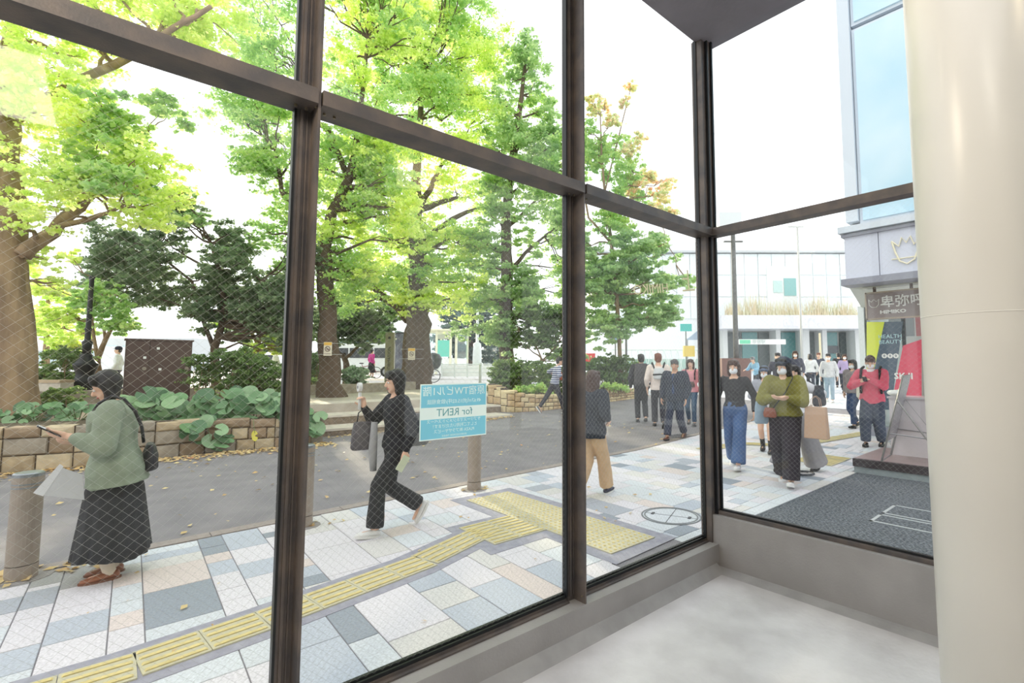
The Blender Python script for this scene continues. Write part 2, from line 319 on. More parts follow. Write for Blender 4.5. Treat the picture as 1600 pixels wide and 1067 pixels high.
# columns: left joint x at y=4 ; tiles listed from the kerb inwards as (y where the tile ends, colour)
cols = [(-.78, [(5.2, 'S'), (4.9, 'B'), (4.55, 'W'), (4.1, 'L'), (3.8, 'B'), (3.3, 'W'), (2.9, 'L'), (2.5, 'B')]),
 (-.52, [(5.25, 'K'), (5.0, 'W'), (4.72, 'G'), (4.5, 'W'), (4.1, 'L'), (3.75, 'B'), (3.3, 'L'), (2.5, 'W')]),
 (-.36, [(5.14, 'K'), (5.06, 'W'), (4.72, 'G'), (4.54, 'W'), (4.1, 'W'), (3.79, 'B'), (3.3, 'L'), (2.5, 'W')]),
 (-.19, [(5.4, 'L'), (4.96, 'K'), (4.57, 'W'), (4.38, 'W'), (4.04, 'B'), (3.3, 'W'), (2.9, 'L'), (2.5, 'W')]),
 (.09, [(5.22, 'L'), (5.02, 'S'), (4.75, 'P'), (4.43, 'L'), (4.23, 'L'), (4.0, 'P'), (3.4, 'W'), (3.0, 'L'), (2.5, 'W')]),
 (.255, [(5.37, 'L'), (5.2, 'B'), (4.98, 'S'), (4.49, 'P'), (3.88, 'D'), (3.4, 'L'), (3.07, 'L'), (2.5, 'W')]),
 (.645, [(5.25, 'D'), (5.04, 'D'), (4.83, 'P'), (4.52, 'B'), (4.2, 'W'), (3.99, 'W'), (3.4, 'W'), (3.05, 'L'), (2.5, 'W')]),
 (.825, [(5.04, 'B'), (4.64, 'W'), (4.31, 'B'), (3.88, 'W'), (3.4, 'L'), (3.05, 'B'), (2.5, 'B')]),
 (1.12, [(5.34, 'W'), (5.19, 'D'), (4.42, 'W'), (4.25, 'P'), (4.04, 'B'), (3.87, 'D'), (3.4, 'S'), (2.93, 'D'), (2.5, 'L')]),
 (1.30, [(5.28, 'S'), (5.02, 'S'), (4.57, 'W'), (3.94, 'W'), (3.5, 'W'), (2.8, 'W'), (2.5, 'S')]),
 (1.705, [(5.22, 'S'), (4.95, 'W'), (4.49, 'W'), (4.06, 'S'), (3.6, 'W'), (3.25, 'B'), (2.93, 'S'), (2.5, 'B')]),
 (2.005, [(5.25, 'B'), (4.95, 'W'), (4.7, 'L'), (4.45, 'P'), (4.1, 'L'), (3.6, 'W'), (3.07, 'W'), (2.5, 'B')]),
 (2.30, [(5.3, 'W'), (5.0, 'L'), (4.75, 'B'), (4.4, 'W'), (4.2, 'W'), (3.7, 'L'), (3.25, 'S'), (2.5, 'P')]),
 (2.50, [(5.2, 'W'), (4.8, 'W'), (4.45, 'L'), (4.2, 'W'), (3.6, 'L'), (3.39, 'W'), (3.07, 'W'), (2.5, 'B')]),
 (2.80, [(5.3, 'L'), (4.95, 'P'), (4.6, 'W'), (4.3, 'W'), (3.7, 'W'), (3.26, 'S'), (2.8, 'L'), (2.5, 'W')])]
x = 3.09
while x < 15.5:
    w = random.choice((.22, .28, .33, .42)); y = cy_(x); r = []; end = 2.70
    while y > end:
        y -= random.choice((.16, .24, .32, .42, .5)); y = end if y < end+.12 else y
        r.append((y, random.choices('WLBGDPS', (40, 24, 11, 4, 2, 6, 13))[0]))
    cols.append((x, r)); x += w
cols.append((x, []))
tiles = []
for (xa, r), (xb, _) in zip(cols[:-1], cols[1:]):
    y1 = cy_((xa+xb)/2)-.008
    for y0, c in r:
        if xa > 3.9 and y0 < 2.70: y0 = 2.70
        if y1-y0 > .03: tiles.append((xa, xb, y0, y1, c))
        y1 = y0
x = 3.93
while x < 13:                                     # the border course beside the dark mat
    w = random.choice((.35, .5, .6)); tiles.append((x, x+w, (2.50 if x < 4.1 else 2.545) if x < 8.2 else 2.62, 2.70, random.choice('LSLW'))); x += w
def tkey(t): return math.hypot((t[0]+t[1])/2, (t[2]+t[3])/2)/math.sqrt((t[1]-t[0])*(t[3]-t[2]))
tiles.sort(key=tkey)
def tile_geo(g, t, lip=.0025):
    xa, xb, y0, y1, c = t; sh = lambda x, y: (x+.03*(y-4), y); j = .0035; dz = random.uniform(-.0008, .0008)
    q = [sh(xa+j, y0+j), sh(xb-j, y0+j), sh(xb-j, y1-j), sh(xa+j, y1-j)]; zz = [gz(*p)+dz for p in q]; e = .003
    q2 = [sh(xa+j+e, y0+j+e), sh(xb-j-e, y0+j+e), sh(xb-j-e, y1-j-e), sh(xa+j+e, y1-j-e)]
    vs = [(p[0], p[1], z-.03) for p, z in zip(q, zz)]+[(p[0], p[1], z-lip) for p, z in zip(q, zz)]+[(p[0], p[1], z) for p, z in zip(q2, zz)]
    fs = [(8, 9, 10, 11)]+[(i, (i+1) % 4, 4+(i+1) % 4, 4+i) for i in range(4)]+[(4+i, 4+(i+1) % 4, 8+(i+1) % 4, 8+i) for i in range(4)]
    g.add(vs, fs, 'WLBGDPSK'.index(c))
for t in tiles[:290]:
    g = Geo(); tile_geo(g, t); g.m = [0]*len(g.m); g.obj('paving_stone', TM[t[4]], pav)
g = Geo(); [tile_geo(g, t) for t in tiles[290:]]
o = g.obj('paving_stone', [TM[k] for k in 'WLBGDPSK'], pav); o['kind'] = 'stuff'
kerb = empty('kerb', (0, 0, 0), kind=st); km = M('kerb_stone', (158, 148, 142), .9, var=.1, vs=20, bump=.3, bs=80, rnd=.05)
x = -4.
while x < 17:
    w = .6; y0, y1 = cy_(x), cy_(x+w); Geo().prism([(x+.004, y0+.004, gz(x, y0)), (x+w-.004, y1+.004, gz(x+w, y1)), (x+w-.004, y1+.15, gz(x+w, y1)), (x+.004, y0+.15, gz(x, y0))], -.12, .004).obj('kerb_stone', km, kerb); x += w
# mortar bands and yellow tactile blocks
band = M('tactile_mortar', (150, 150, 164), .85, var=.1, vs=14, c2=(166, 166, 178)); yel = M('tactile_yellow', (204, 198, 166), .8, var=.1, vs=24, c2=(194, 190, 168), rnd=.05, spec=.2); yel2 = M('tactile_rib', (216, 200, 140), .75, var=.1, vs=14, spec=.2)
tp = empty('tactile_strip', (0, 0, 0), label='yellow tactile paving strip running through the pale pavement', cat='tactile paving')
path = [V((-1.3, 3.47, 0)), V((.1, 3.45, 0)), V((.75, 3.52, 0)), (V((1.55, 3.65, 0))), V((1.85, 3.70, 0)), V((2.72, 4.0, 0))]
def offs(path, d):
    out = []
    for i, p in enumerate(path):
        t = (path[min(i+1, len(path)-1)]-path[max(i-1, 0)]).normalized(); out.append(p+V((-t.y, t.x, 0))*d)
    return out
g = Geo(); A, B = offs(path, .235), offs(path, -.235)
for i in range(len(path)-1): g.prism([(p.x, p.y) for p in (A[i], B[i], B[i+1], A[i+1])], -.002, .003)
g.prism([(2.44, 3.48), (3.2, 3.5), (3.2, 4.34), (2.5, 4.34)], -.001, .0032); g.prism([(3.06, 2.66), (3.93, 2.7), (3.93, 5.2), (3.06, 5.2)], -.001, .0034)
g.obj('mortar_band', band, tp)
def bar_tile(n=4, L=.3, w=.3):
    g = Geo(); h = w/2-.002; l = L/2-.002; g.prism([(-l, -h), (l, -h), (l, h), (-l, h)], 0, .008, 0)
    for i in range(n):
        y = -w/2+w*(i+.5)/n; a, b = w*.165/4*4/n*1.0, w*.09/n*4/2
        g.add([(-l+.012, y-a, .008), (l-.012, y-a, .008), (l-.012, y+a, .008), (-l+.012, y+a, .008), (-l+.02, y-b, .0135), (l-.02, y-b, .0135), (l-.02, y+b, .0135), (-l+.02, y+b, .0135)],
              [(4, 5, 6, 7), (0, 1, 5, 4), (1, 2, 6, 5), (2, 3, 7, 6), (3, 0, 4, 7)], 1)
    return g.mesh('bar_block')
def dot_tile():
    g = Geo(); g.prism([(-.148, -.148), (.148, -.148), (.148, .148), (-.148, .148)], 0, .008, 0)
    for i in range(5):
        for j in range(5):
            x, y = (i-2)*.058, (j-2)*.058; k = 6; a = [(x+.015*cos(2*pi*q/k), y+.015*sin(2*pi*q/k), .008) for q in range(k)]; b = [(x+.009*cos(2*pi*q/k), y+.009*sin(2*pi*q/k), .0135) for q in range(k)]
            g.add(a+b, [tuple(range(k, 2*k))]+[(q, (q+1) % k, k+(q+1) % k, k+q) for q in range(k)], 1)
    return g.mesh('dot_block')
BT, DT = bar_tile(), dot_tile(); [m.materials.append(k) for m in (BT, DT) for k in (yel, yel2)]
def put(me, name, x, y, r, parent, z=.003): o = link(name, me, None, parent, (x, y, z+gz(x, y)), r); return o
def run(path, parent, L=.3):
    s = 0; tot = sum((b-a).length for a, b in zip(path, path[1:]))
    while s+L*.5 < tot:
        d = s+L/2; i = 0
        while i < len(path)-2 and d > (path[i+1]-path[i]).length: d -= (path[i+1]-path[i]).length; i += 1
        t = (path[i+1]-path[i]).normalized(); p = path[i]+t*d; put(BT, 'bar_block', p.x, p.y, math.atan2(t.y, t.x), parent); s += L
run(path, tp)
for i in range(2):
    for j in range(2): put(BT, 'bar_block', 2.745+.3*i, 3.79+.3*j, .0, tp, .0035)
for i in range(2):
    for j in range(7): put(DT, 'dot_block', 3.335+.3*i, 2.979+.318*j, 0, tp, .0037).scale = (1, 1.06, 1)
tq = empty('tactile_strip', (0, 0, 0), label='farther yellow tactile strip behind the walkers near the dark step', cat='tactile paving')
run([V((8.3, 5.1, 0)), V((9.4, 4.9, 0)), V((9.9, 4.05, 0)), V((10.6, 3.96, 0)), V((12.6, 3.55, 0))], tq)
for i in range(3):
    for j in range(2): put(BT, 'bar_block', 8.66+.3*i, 3.1+.3*j, 1.57, tq)
# round manhole cover paved with stone
mh = empty('manhole_cover', (4.46, 3.12, 0), .4, label='round steel-rimmed manhole cover filled with paving stone', cat='manhole cover')
ring = M('rim_steel', (128, 132, 136), .5, .3); n = 48
g = Geo(); a = []; 
for r0, r1 in ((.262, .276), (.292, .306)):
    vs = [(r*cos(2*pi*i/n), r*sin(2*pi*i/n), z) for r, z in ((r0, .004), (r0, .007), (r1, .007), (r1, .004)) for i in range(n)]
    g.add(vs, [(k*n+i, k*n+(i+1) % n, (k+1)*n+(i+1) % n, (k+1)*n+i) for k in range(3) for i in range(n)])
g.obj('rim', ring, mh)
Geo().prism([(.29*cos(2*pi*i/n), .29*sin(2*pi*i/n)) for i in range(n)], -.001, .003).obj('stone_infill', TM['L'], mh)
for r in (0, pi/2): 
    g = Geo().box((-.26, -.004, .003), (.26, .004, .0045)); o = g.obj('joint', M('joint_dark', (96, 98, 104), .9), mh, rotz=r)
for s in (1, -1): Geo().box((-.035, s*.19-.015, .003), (.035, s*.19+.015, .008)).obj('lifting_slot', M('slot', (80, 82, 88), .5, .5), mh)
Geo().cyl((0, 0, .003), (0, 0, .006), .012, 10).obj('screw', ring, mh)
# dark speckled mat with recessed hatches
matm = M('speckled_resin', (54, 60, 68), .85, vs=48, bump=1., bs=90, c2=(128, 134, 142))
tag(Geo().box((4.2, -5, -.1), (8.4, 2.53, .004)).obj('trim_1', matm), kind=st)
wl = M('hatch_frame', (206, 212, 214), .4, .3)
for i, (x0, x1, y0, y1) in enumerate(((5.80, 6.14, .55, 1.68), (6.2, 6.66, .5, 1.68))):
    h = empty('floor_hatch', (0, 0, 0), label=['pale-framed floor hatch in the dark entrance floor, nearer one', 'pale-framed floor hatch in the dark entrance floor, farther one'][i], cat='hatch')
    g = Geo()
    for q in (((x0, y0), (x0+.03, y1)), ((x1-.03, y0), (x1, y1)), ((x0, y1-.03), (x1, y1)), ((x0, y0), (x1, y0+.03))): g.box((*q[0], .0), (*q[1], .007))
    g.obj('frame', wl, h); Geo().box((x0+.03, y0+.03, 0), (x1-.03, y1-.03, .0055)).obj('lid', matm, h)
# ------------------------------------------------------------------ bollards
cast = M('bollard_paint', (160, 148, 136), .5, .1, var=.08, vs=8, bump=.1, bs=40); capm = M('bollard_cap', (150, 156, 160), .35, .6)
def bollard(x, y, h, r, lab):
    e = empty('bollard', (x, y, gz(x, y)), label=lab, cat='bollard', group='bollards along the kerb')
    g = Geo().cyl((0, 0, -.02), (0, 0, .10), r*1.02, 28).cyl((0, 0, .106), (0, 0, h-.03), r, 28); g.obj('post', cast, e, smooth=False)
    for z in (h-.11, h-.085): Geo().cyl((0, 0, z), (0, 0, z+.01), r*1.015, 28).obj('ring', capm, e)
    g = Geo().cyl((0, 0, h-.03), (0, 0, h-.008), r*.99, 28).cyl((0, 0, h-.008), (0, 0, h), r*.99, 28, r*.86); g.obj('cap', capm, e)
    g = Geo(); a = 0
    Geo().prism([(r*1.9*cos(2*pi*i/12)*(1+.1*random.random()), r*1.9*sin(2*pi*i/12)) for i in range(12)], -.004, .0035).obj('mortar_collar', M('collar_mortar', (150, 146, 144), .9, bump=.5, bs=30), e)
bollard(-.384, 5.43, .765, .088, 'tallest-looking bollard in the left foreground by the waiting woman')
bollard(1.516, 5.33, .785, .078, 'bollard partly behind the brown window mullion')
bollard(3.552, 5.45, .80, .085, 'bollard below the blue rental poster')
for (px, py, lab) in ((1277, 645, 'bollard behind the paper bag of the woman in olive'), (1158, 655, 'bollard behind the woman in blue jeans'), (1184, 650, 'bollard beside the grey-dressed girl')):
    p = gnd(px, py); bollard(p.x, p.y, .8, .085, lab)
# ------------------------------------------------------------------ stone planter walls, plaza and steps
stonem = [M('sandstone_'+k, c, .9, var=.14, vs=7, bump=.6, bs=28, rnd=.06) for k, c in (('ochre', (176, 158, 128)), ('grey', (156, 146, 130)), ('buff', (192, 176, 146)), ('brown', (150, 130, 106)))]
pale = [M('palestone_'+k, c, .85, var=.1, vs=7, bump=.5, bs=28, rnd=.05) for k, c in (('cream', (224, 206, 164)), ('buff', (212, 192, 150)), ('tan', (198, 172, 134)))]
joint = M('wall_joint', (84, 72, 58), .95)
def stone(g, o, u, w, h, d, z0):                  # rough faced block, front at o+normal
    u = V(u); nn = V((u.y, -u.x, 0)); j = .008; e = min(.018, h*.14); pts = []
    for (a, b, k) in ((j, j, 0), (w-j, j, 0), (w-j, h-j, 0), (j, h-j, 0)): pts.append(V(o)+u*a+V((0, 0, z0+b))+nn*0)
    front = []
    for (a, b) in ((j+e, j+e), (w-j-e, j+e), (w-j-e, h-j-e), (j+e, h-j-e)): front.append(V(o)+u*(a+random.uniform(-.006, .006))+V((0, 0, z0+b+random.uniform(-.006, .006)))+nn*(.022+random.uniform(-.006, .01)))
    c = V(o)+u*(w/2)+V((0, 0, z0+h/2))+nn*(.034+random.uniform(0, .012)); back = [p-nn*d for p in pts]
    g.add(back+pts+front+[c], [(3, 2, 1, 0)]+[(i, (i+1) % 4, 4+(i+1) % 4, 4+i) for i in range(4)]+[(4+i, 4+(i+1) % 4, 8+(i+1) % 4, 8+i) for i in range(4)]+[(8+i, 8+(i+1) % 4, 12) for i in range(4)])
def stonewall(name, pts, zb, tops, cop, mats, rows, seed, lw=(.25, .55)):
    """pts: base polyline (front face, viewed with normal to -y), tops: top height at each point"""
    random.seed(seed); root = empty(name, (0, 0, 0), kind=st); k = 0
    core = Geo(); 
    for i in range(len(pts)-1):
        a, b = V((*pts[i], 0)), V((*pts[i+1], 0)); u = (b-a).normalized(); nn = V((u.y, -u.x, 0)); t0, t1 = tops[i], tops[i+1]; L = (b-a).length
        q = [a, b, b-nn*.28, a-nn*.28]; core.add([p+V((0, 0, -.2)) for p in q]+[q[0]+V((0, 0, t0-.01)), q[1]+V((0, 0, t1-.01)), q[2]+V((0, 0, t1-.01)), q[3]+V((0, 0, t0-.01))],
             [(3, 2, 1, 0), (4, 5, 6, 7), (0, 1, 5, 4), (1, 2, 6, 5), (2, 3, 7, 6), (3, 0, 4, 7)])
        x = 0
        while x < L-.02:                              # coping
            w = min(L-x, random.uniform(lw[0]*1.3, lw[1]*1.3)); w = L-x if L-x-w < .15 else w; h = cop; tz = t0+(t1-t0)*(x+w/2)/L; g = Geo(); stone(g, a+u*x+nn*.01, u, w, h, .26, tz-h)
            g.obj('coping_stone', random.choice(mats), root); x += w
        R = rows; hb = []; 
        for r in range(R):
            x = -0.0
            while x < L-.02:
                w = min(L-x, random.uniform(*lw)); w = L-x if L-x-w < .12 else w; tz0 = t0+(t1-t0)*x/L; zb_ = gz(*(a+u*x).xy)+zb; H = tz0-cop-zb_; r0, r1 = H*r/R, H*(r+1)/R
                if r == 0 and R > 1 and random.random() < .2: r1 += 0
                g = Geo(); stone(g, a+u*x, u, w, r1-r0, .2, zb_+r0); g.obj('wall_stone', random.choice(mats), root); x += w
    core.obj('core', joint, root); return root
stonewall('planter_wall', [(-3.2, 11.0), (-1.06, 10.86), (-.3, 10.7), (.68, 10.8), (1.4, 10.95), (2.5, 10.83), (3.2, 10.95)], -.02, [.66, .66, .65, .63, .6, .55, .53], .17, stonem, 2, 3)
stonewall('planter_wall', [(9.15, 13.3), (9.25, 12.75), (9.5, 12.35), (10.1, 12.08), (11.0, 12.0), (12.6, 12.2), (15.8, 12.45)], -.02, [1.02, .9, .76, .68, .66, .67, .70], .13, pale, 3, 5, (.16, .38))
soil = M('soil', (96, 84, 66), .95, var=.25, vs=6, bump=.6, bs=20)
tag(Geo().prism([(-6, 11.1), (-1, 11.0), (1.4, 11.1), (3.45, 11.1), (3.45, 14.4), (3.6, 17.5), (-6, 17.5)], -.1, .5).obj('planter_soil', soil), kind=st)
tag(Geo().prism([(9.35, 13.4), (9.7, 12.5), (10.3, 12.3), (16, 12.75), (17, 18), (10, 18)], .0, .58).obj('planter_soil', soil), kind=st)
plz = M('plaza_paving', (170, 160, 146), .85, var=.12, vs=2.5, bump=.3, bs=40, c2=(190, 182, 168))
tag(Geo().prism([(3.4, 13.3), (10, 13.3), (17, 17.5), (17, 24), (-6, 24), (-6, 17.4), (3.4, 17.4)], .2, .60).obj('plaza', plz), kind=st)
g = Geo(); g.add([(-30, 24, .6), (40, 24, .6), (70, 40, .95), (70, 200, .95), (-60, 200, .95), (-40, 34, .9), (-30, 24, -.5), (40, 24, -.5)], [(0, 1, 2, 5), (2, 3, 4, 5), (6, 7, 1, 0)])
tag(g.obj('street_behind', M('pale_street', (200, 198, 196), .9, var=.05, vs=.3)), kind=st)
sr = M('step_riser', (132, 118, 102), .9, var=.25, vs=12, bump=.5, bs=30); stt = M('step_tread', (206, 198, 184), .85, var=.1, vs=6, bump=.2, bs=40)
steps = empty('stone_steps', (0, 0, 0), label='three wide stone steps leading up to the tree plaza', cat='steps')
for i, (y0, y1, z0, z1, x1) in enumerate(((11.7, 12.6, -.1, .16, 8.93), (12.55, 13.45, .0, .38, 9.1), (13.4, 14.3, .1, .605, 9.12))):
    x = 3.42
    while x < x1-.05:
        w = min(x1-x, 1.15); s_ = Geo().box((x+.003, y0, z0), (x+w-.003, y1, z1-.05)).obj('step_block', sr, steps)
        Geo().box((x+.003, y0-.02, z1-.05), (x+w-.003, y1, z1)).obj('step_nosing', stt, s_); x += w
# side stone beside the steps at the left
tag(Geo().box((3.2, 10.95, 0), (3.42, 13.6, .62)).obj('trim_2', stonem[1]), kind=st)
# low stone kerb on the plaza
tag(Geo().prism([(-4, 17.6), (5.9, 17.8), (9.6, 19.2), (9.4, 19.6), (5.7, 18.3), (-4, 18.1)], .6, .93).obj('low_planter_kerb', stonem[1]), kind=st)
# ------------------------------------------------------------------ trees and planting
bark = M('bark_brown', (132, 110, 88), .95, var=.3, vs=5, bump=1., bs=14, stretch=(1, 1, .25), c2=(168, 142, 112))
barkd = M('bark_dark', (92, 78, 66), .95, var=.3, vs=5, bump=1., bs=14, stretch=(1, 1, .25), c2=(106, 90, 76))
LY = leafmat('leaf_yellow_green', [(170, 198, 96), (198, 216, 112), (218, 230, 134), (234, 230, 136)], .55)
LG = leafmat('leaf_fresh_green', [(128, 172, 98), (156, 194, 112), (184, 210, 120), (212, 220, 128)], .5)
LM = leafmat('leaf_mid_green', [(132, 166, 116), (156, 188, 128), (178, 204, 136), (200, 216, 142)], .5)
LD = leafmat('leaf_dark_green', [(100, 122, 96), (114, 138, 102), (130, 152, 110), (150, 170, 118)], .4)
LR = leafmat('leaf_red_green', [(232, 150, 160), (232, 186, 160), (228, 222, 170), (184, 206, 150), (226, 132, 160)], .55)
LB = leafmat('leaf_blue_green', [(88, 112, 110), (104, 128, 122), (122, 144, 134)], .25)
LH = leafmat('leaf_hedge', [(84, 110, 66), (104, 132, 76), (130, 158, 88), (166, 184, 100)], .35)
def leaves(name, blobs, n, size, mat, parent, flat=.8):
    """blobs: (x,y,z,rx,ry,rz). each leaf is a folded kite of two triangles pairs"""
    B0 = np.array(blobs, float); K = 22; bi = np.repeat(np.arange(len(B0)), K); m_ = len(bi)
    o_ = RNG.normal(size=(m_, 3)); o_ /= np.linalg.norm(o_, axis=1)[:, None]; o_ *= (RNG.random(m_)**.5)[:, None]*1.2
    sr = RNG.uniform(.12, .38, m_); B = np.concatenate([B0[bi, :3]+o_*B0[bi, 3:6], B0[bi, 3:4]*sr[:, None]*RNG.uniform(.9, 1.5, (m_, 1)), B0[bi, 3:4]*sr[:, None]*RNG.uniform(.9, 1.5, (m_, 1)), B0[bi, 5:6]*sr[:, None]*RNG.uniform(.35, .8, (m_, 1))], 1)
    w = B[:, 3]*B[:, 4]; w = w/w.sum(); idx = RNG.choice(len(B), n, p=w)
    d = RNG.normal(size=(n, 3)); d /= np.linalg.norm(d, axis=1)[:, None]; r = RNG.random(n)**.5
    c = B[idx, :3]+d*r[:, None]*B[idx, 3:6]*(1+.3*RNG.normal(size=(n, 1)))
    sr_ = ray(410, 410).normalized(); wc = c+np.array(parent.location)-np.array((0, 0, EYE)); al = wc@np.array(sr_); pd = np.linalg.norm(wc-al[:, None]*np.array(sr_), axis=1)
    keep = (pd > .2+.2*RNG.random(n)) | (al > 22)            # gap cut in the crowns so bright sky stands in for sun glare
    c = c[keep]; n = len(c)
    nn = RNG.normal(size=(n, 3))*flat+np.array([0, 0, .7]); nn /= np.linalg.norm(nn, axis=1)[:, None]
    u = np.cross(nn, RNG.normal(size=(n, 3))); u /= np.linalg.norm(u, axis=1)[:, None]; v = np.cross(nn, u)
    s = (size*(.65+.7*RNG.random(n)))[:, None]
    P = np.stack([c-u*s*.5, c+v*s*.42+nn*s*.1+u*s*.08, c+u*s*.55-nn*s*.08, c-v*s*.42+nn*s*.1+u*s*.08], 1).reshape(-1, 3)
    me = bpy.data.meshes.new(name); me.vertices.add(4*n); me.vertices.foreach_set('co', P.ravel().astype(np.float32))
    me.loops.add(6*n); k = np.arange(n)[:, None]*4; me.loops.foreach_set('vertex_index', (k+np.array([[0, 1, 2, 0, 2, 3]])).ravel().astype(np.int32))
    me.polygons.add(2*n); me.polygons.foreach_set('loop_start', (np.arange(2*n)*3).astype(np.int32)); me.update(calc_edges=True)
    o = link(name, me, mat, parent); o['kind'] = 'stuff'; return o
def wob(a, b, n=5, k=.06):
    a, b = V(a), V(b); L = (b-a).length; return [a.lerp(b, i/n)+(V((random.uniform(-1, 1), random.uniform(-1, 1), random.uniform(-1, 1)))*L*k if 0 < i < n else V()) for i in range(n+1)]
def tree(name, lab, cat, depth, trunk, limbs, groups, bmat, group=None, base=None, spread=.8, twigs=True):
    """trunk/limbs: lists of (px, py, radius m, depth offset); groups: (material, leaf count, leaf size, [(px,py,rpx,(ddepth))])"""
    def W3(p): return at(p[0], p[1], depth+(p[3] if len(p) > 3 else 0))
    b0 = W3(trunk[0]); b0.z = min(b0.z, .9 if depth > 23 else .62); e = empty(name, tuple(b0), label=lab, cat=cat, group=group); inv = V(b0)
    tp_ = [W3(p)-inv for p in trunk]; tr = [p[2] for p in trunk]
    g = Geo(); pts = []; rs = []
    for i in range(len(tp_)-1):
        for k in range(3): t = k/3; pts.append(tp_[i].lerp(tp_[i+1], t)+V((random.uniform(-1, 1), random.uniform(-1, 1), 0))*tr[i]*.12); rs.append((tr[i]*(1-t)+tr[i+1]*t)*random.uniform(.94, 1.06))
    pts.append(tp_[-1]); rs.append(tr[-1])
    fl = [pts[0]-V((0, 0, .4))]+pts; g.tube(fl, [rs[0]*1.35]+[rs[0]*1.18]+rs[1:], 14); g.obj('trunk', bmat, e, smooth=True)
    nodes = list(zip(pts, rs)); 
    for L in limbs:
        P = [W3(p)-inv for p in L]; g = Geo(); q = []; r = []
        for i in range(len(P)-1):
            for k in range(3): q.append(P[i].lerp(P[i+1], k/3)+V([random.uniform(-1, 1)*L[i][2]*.3 for _ in range(3)])); r.append(L[i][2]*(1-k/3)+L[i+1][2]*k/3)
        q.append(P[-1]); r.append(L[-1][2]); g.tube(q, r, 8); g.obj('branch', bmat, e, smooth=True); nodes += list(zip(q, r))
    tw = Geo()
    for mat, n, size, bl in groups:
        bb = []
        for q in bl:
            dd = q[3] if len(q) > 3 else random.uniform(-spread, spread); k = depth+dd; c = at(q[0], q[1], k)-inv; r = q[2]*k/FL
            bb.append((*c, r, r, r*.78))
            if twigs:
                s, sr_ = min(nodes, key=lambda z: (z[0]-c).length+(0.8 if z[0].z > c.z else 0)); k_ = wob(s, c, 5, .07); tw.tube(k_, [min(sr_*.5, .05)*(1-i/6)+.008 for i in range(6)], 5)
                for _ in range(2): t = c+V([random.uniform(-1, 1)*r*.8 for _ in range(3)]); tw.tube(wob(k_[3], t, 3, .1), [.02, .014, .01, .006], 4)
        leaves('foliage', bb, n, size, mat, e)
    if twigs and tw.v: o = tw.obj('twigs', bmat, e); o['kind'] = 'stuff'
    return e
def scat(x0, y0, x1, y1, r, n, f=None):
    out = []
    while len(out) < n:
        x, y = random.uniform(x0, x1), random.uniform(y0, y1)
        if f is None or f(x, y): out.append((x, y, r*random.uniform(.7, 1.3)))
    return out
random.seed(21)
# 1 big trunk at the left edge
tree('zelkova_tree', 'thick tree at the left edge with bright yellow-green leaves and low bough', 'tree', 10.4,
     [(8, 652, .50), (6, 500, .44), (2, 330, .40), (-4, 200, .34), (20, 60, .13), (26, -60, .1), (28, -200, .06)],
     [[(30, 398, .16, 0), (80, 362, .13, .3), (125, 326, .10, .5), (152, 300, .05, .6)], [(95, 352, .06, .3), (140, 342, .05, .2), (185, 325, .03, 0)],
      [(-60, 190, .15, 1), (60, 165, .12, .6), (130, 122, .09, .2), (200, 92, .08, 0), (260, 50, .06, -.4), (330, 10, .04, -.5)], [(152, 300, .025, .6), (168, 270, .02, .6), (190, 255, .015, .6)]],
     [(LY, 40000, .088, scat(-60, -60, 330, 120, 55, 20, lambda x, y: y < 60 or x < 200)+scat(-40, 120, 250, 330, 42, 26, lambda x, y: x < 130+(330-y)*.35 or y > 230)+[(255, 250, 34), (235, 300, 34), (290, 300, 24), (60, 400, 26), (90, 440, 22), (20, 350, 20, -.6)]),
      (LG, 8000, .105, scat(100, 160, 260, 330, 30, 12))], bark)
# 2 dark spreading tree
tree('dark_spreading_tree', 'dark green spreading tree with leaning stems behind the brown cabinet', 'tree', 15.5,
     [(338, 600, .13), (334, 545, .11), (352, 490, .09), (345, 430, .07), (330, 380, .05)],
     [[(352, 490, .08), (390, 462, .06), (420, 430, .04)], [(334, 545, .07), (318, 500, .06), (300, 440, .04)], [(300, 440, .04), (240, 390, .03), (180, 370, .02)], [(345, 430, .05), (290, 400, .03), (220, 420, .02)]],
     [(LD, 52000, .1, scat(310, 430, 478, 545, 24, 16)+scat(400, 470, 478, 560, 18, 6)+scat(150, 330, 400, 500, 30, 30, lambda x, y: y < 505 and y > 345-.25*(x-150)+(0 if x > 230 else 10) and not (150 < x < 290 and y > 470))+scat(330, 400, 478, 520, 28, 14, lambda x, y: abs(x-412) > 26 or abs(y-410) > 22)),
      (LM, 5000, .12, scat(200, 300, 330, 360, 18, 8)+scat(330, 380, 470, 420, 14, 5))], barkd)
tree('young_tree', 'small tree with several reddish stems by the black lamp pedestal', 'tree', 14.5,
     [(154, 590, .09), (152, 560, .08), (165, 530, .06), (182, 500, .04), (196, 470, .03)], [[(152, 560, .05), (146, 520, .04), (142, 470, .03)], [(165, 530, .04), (158, 495, .03), (160, 460, .02)]],
     [(LG, 5000, .11, scat(120, 440, 215, 520, 20, 10)), (LY, 3500, .11, scat(40, 400, 140, 545, 16, 9))], bark)
tree('small_tree', 'small forked tree with yellowing leaves behind the hedge by the brown mullion', 'tree', 18,
     [(402, 600, .13), (400, 548, .12), (404, 532, .1)], [[(403, 535, .08), (392, 520, .06), (396, 470, .04)], [(404, 532, .08), (414, 512, .06), (410, 470, .04)]],
     [(LY, 7000, .11, scat(335, 490, 470, 545, 18, 14)), (LM, 3000, .11, scat(340, 480, 470, 520, 16, 6))], bark)
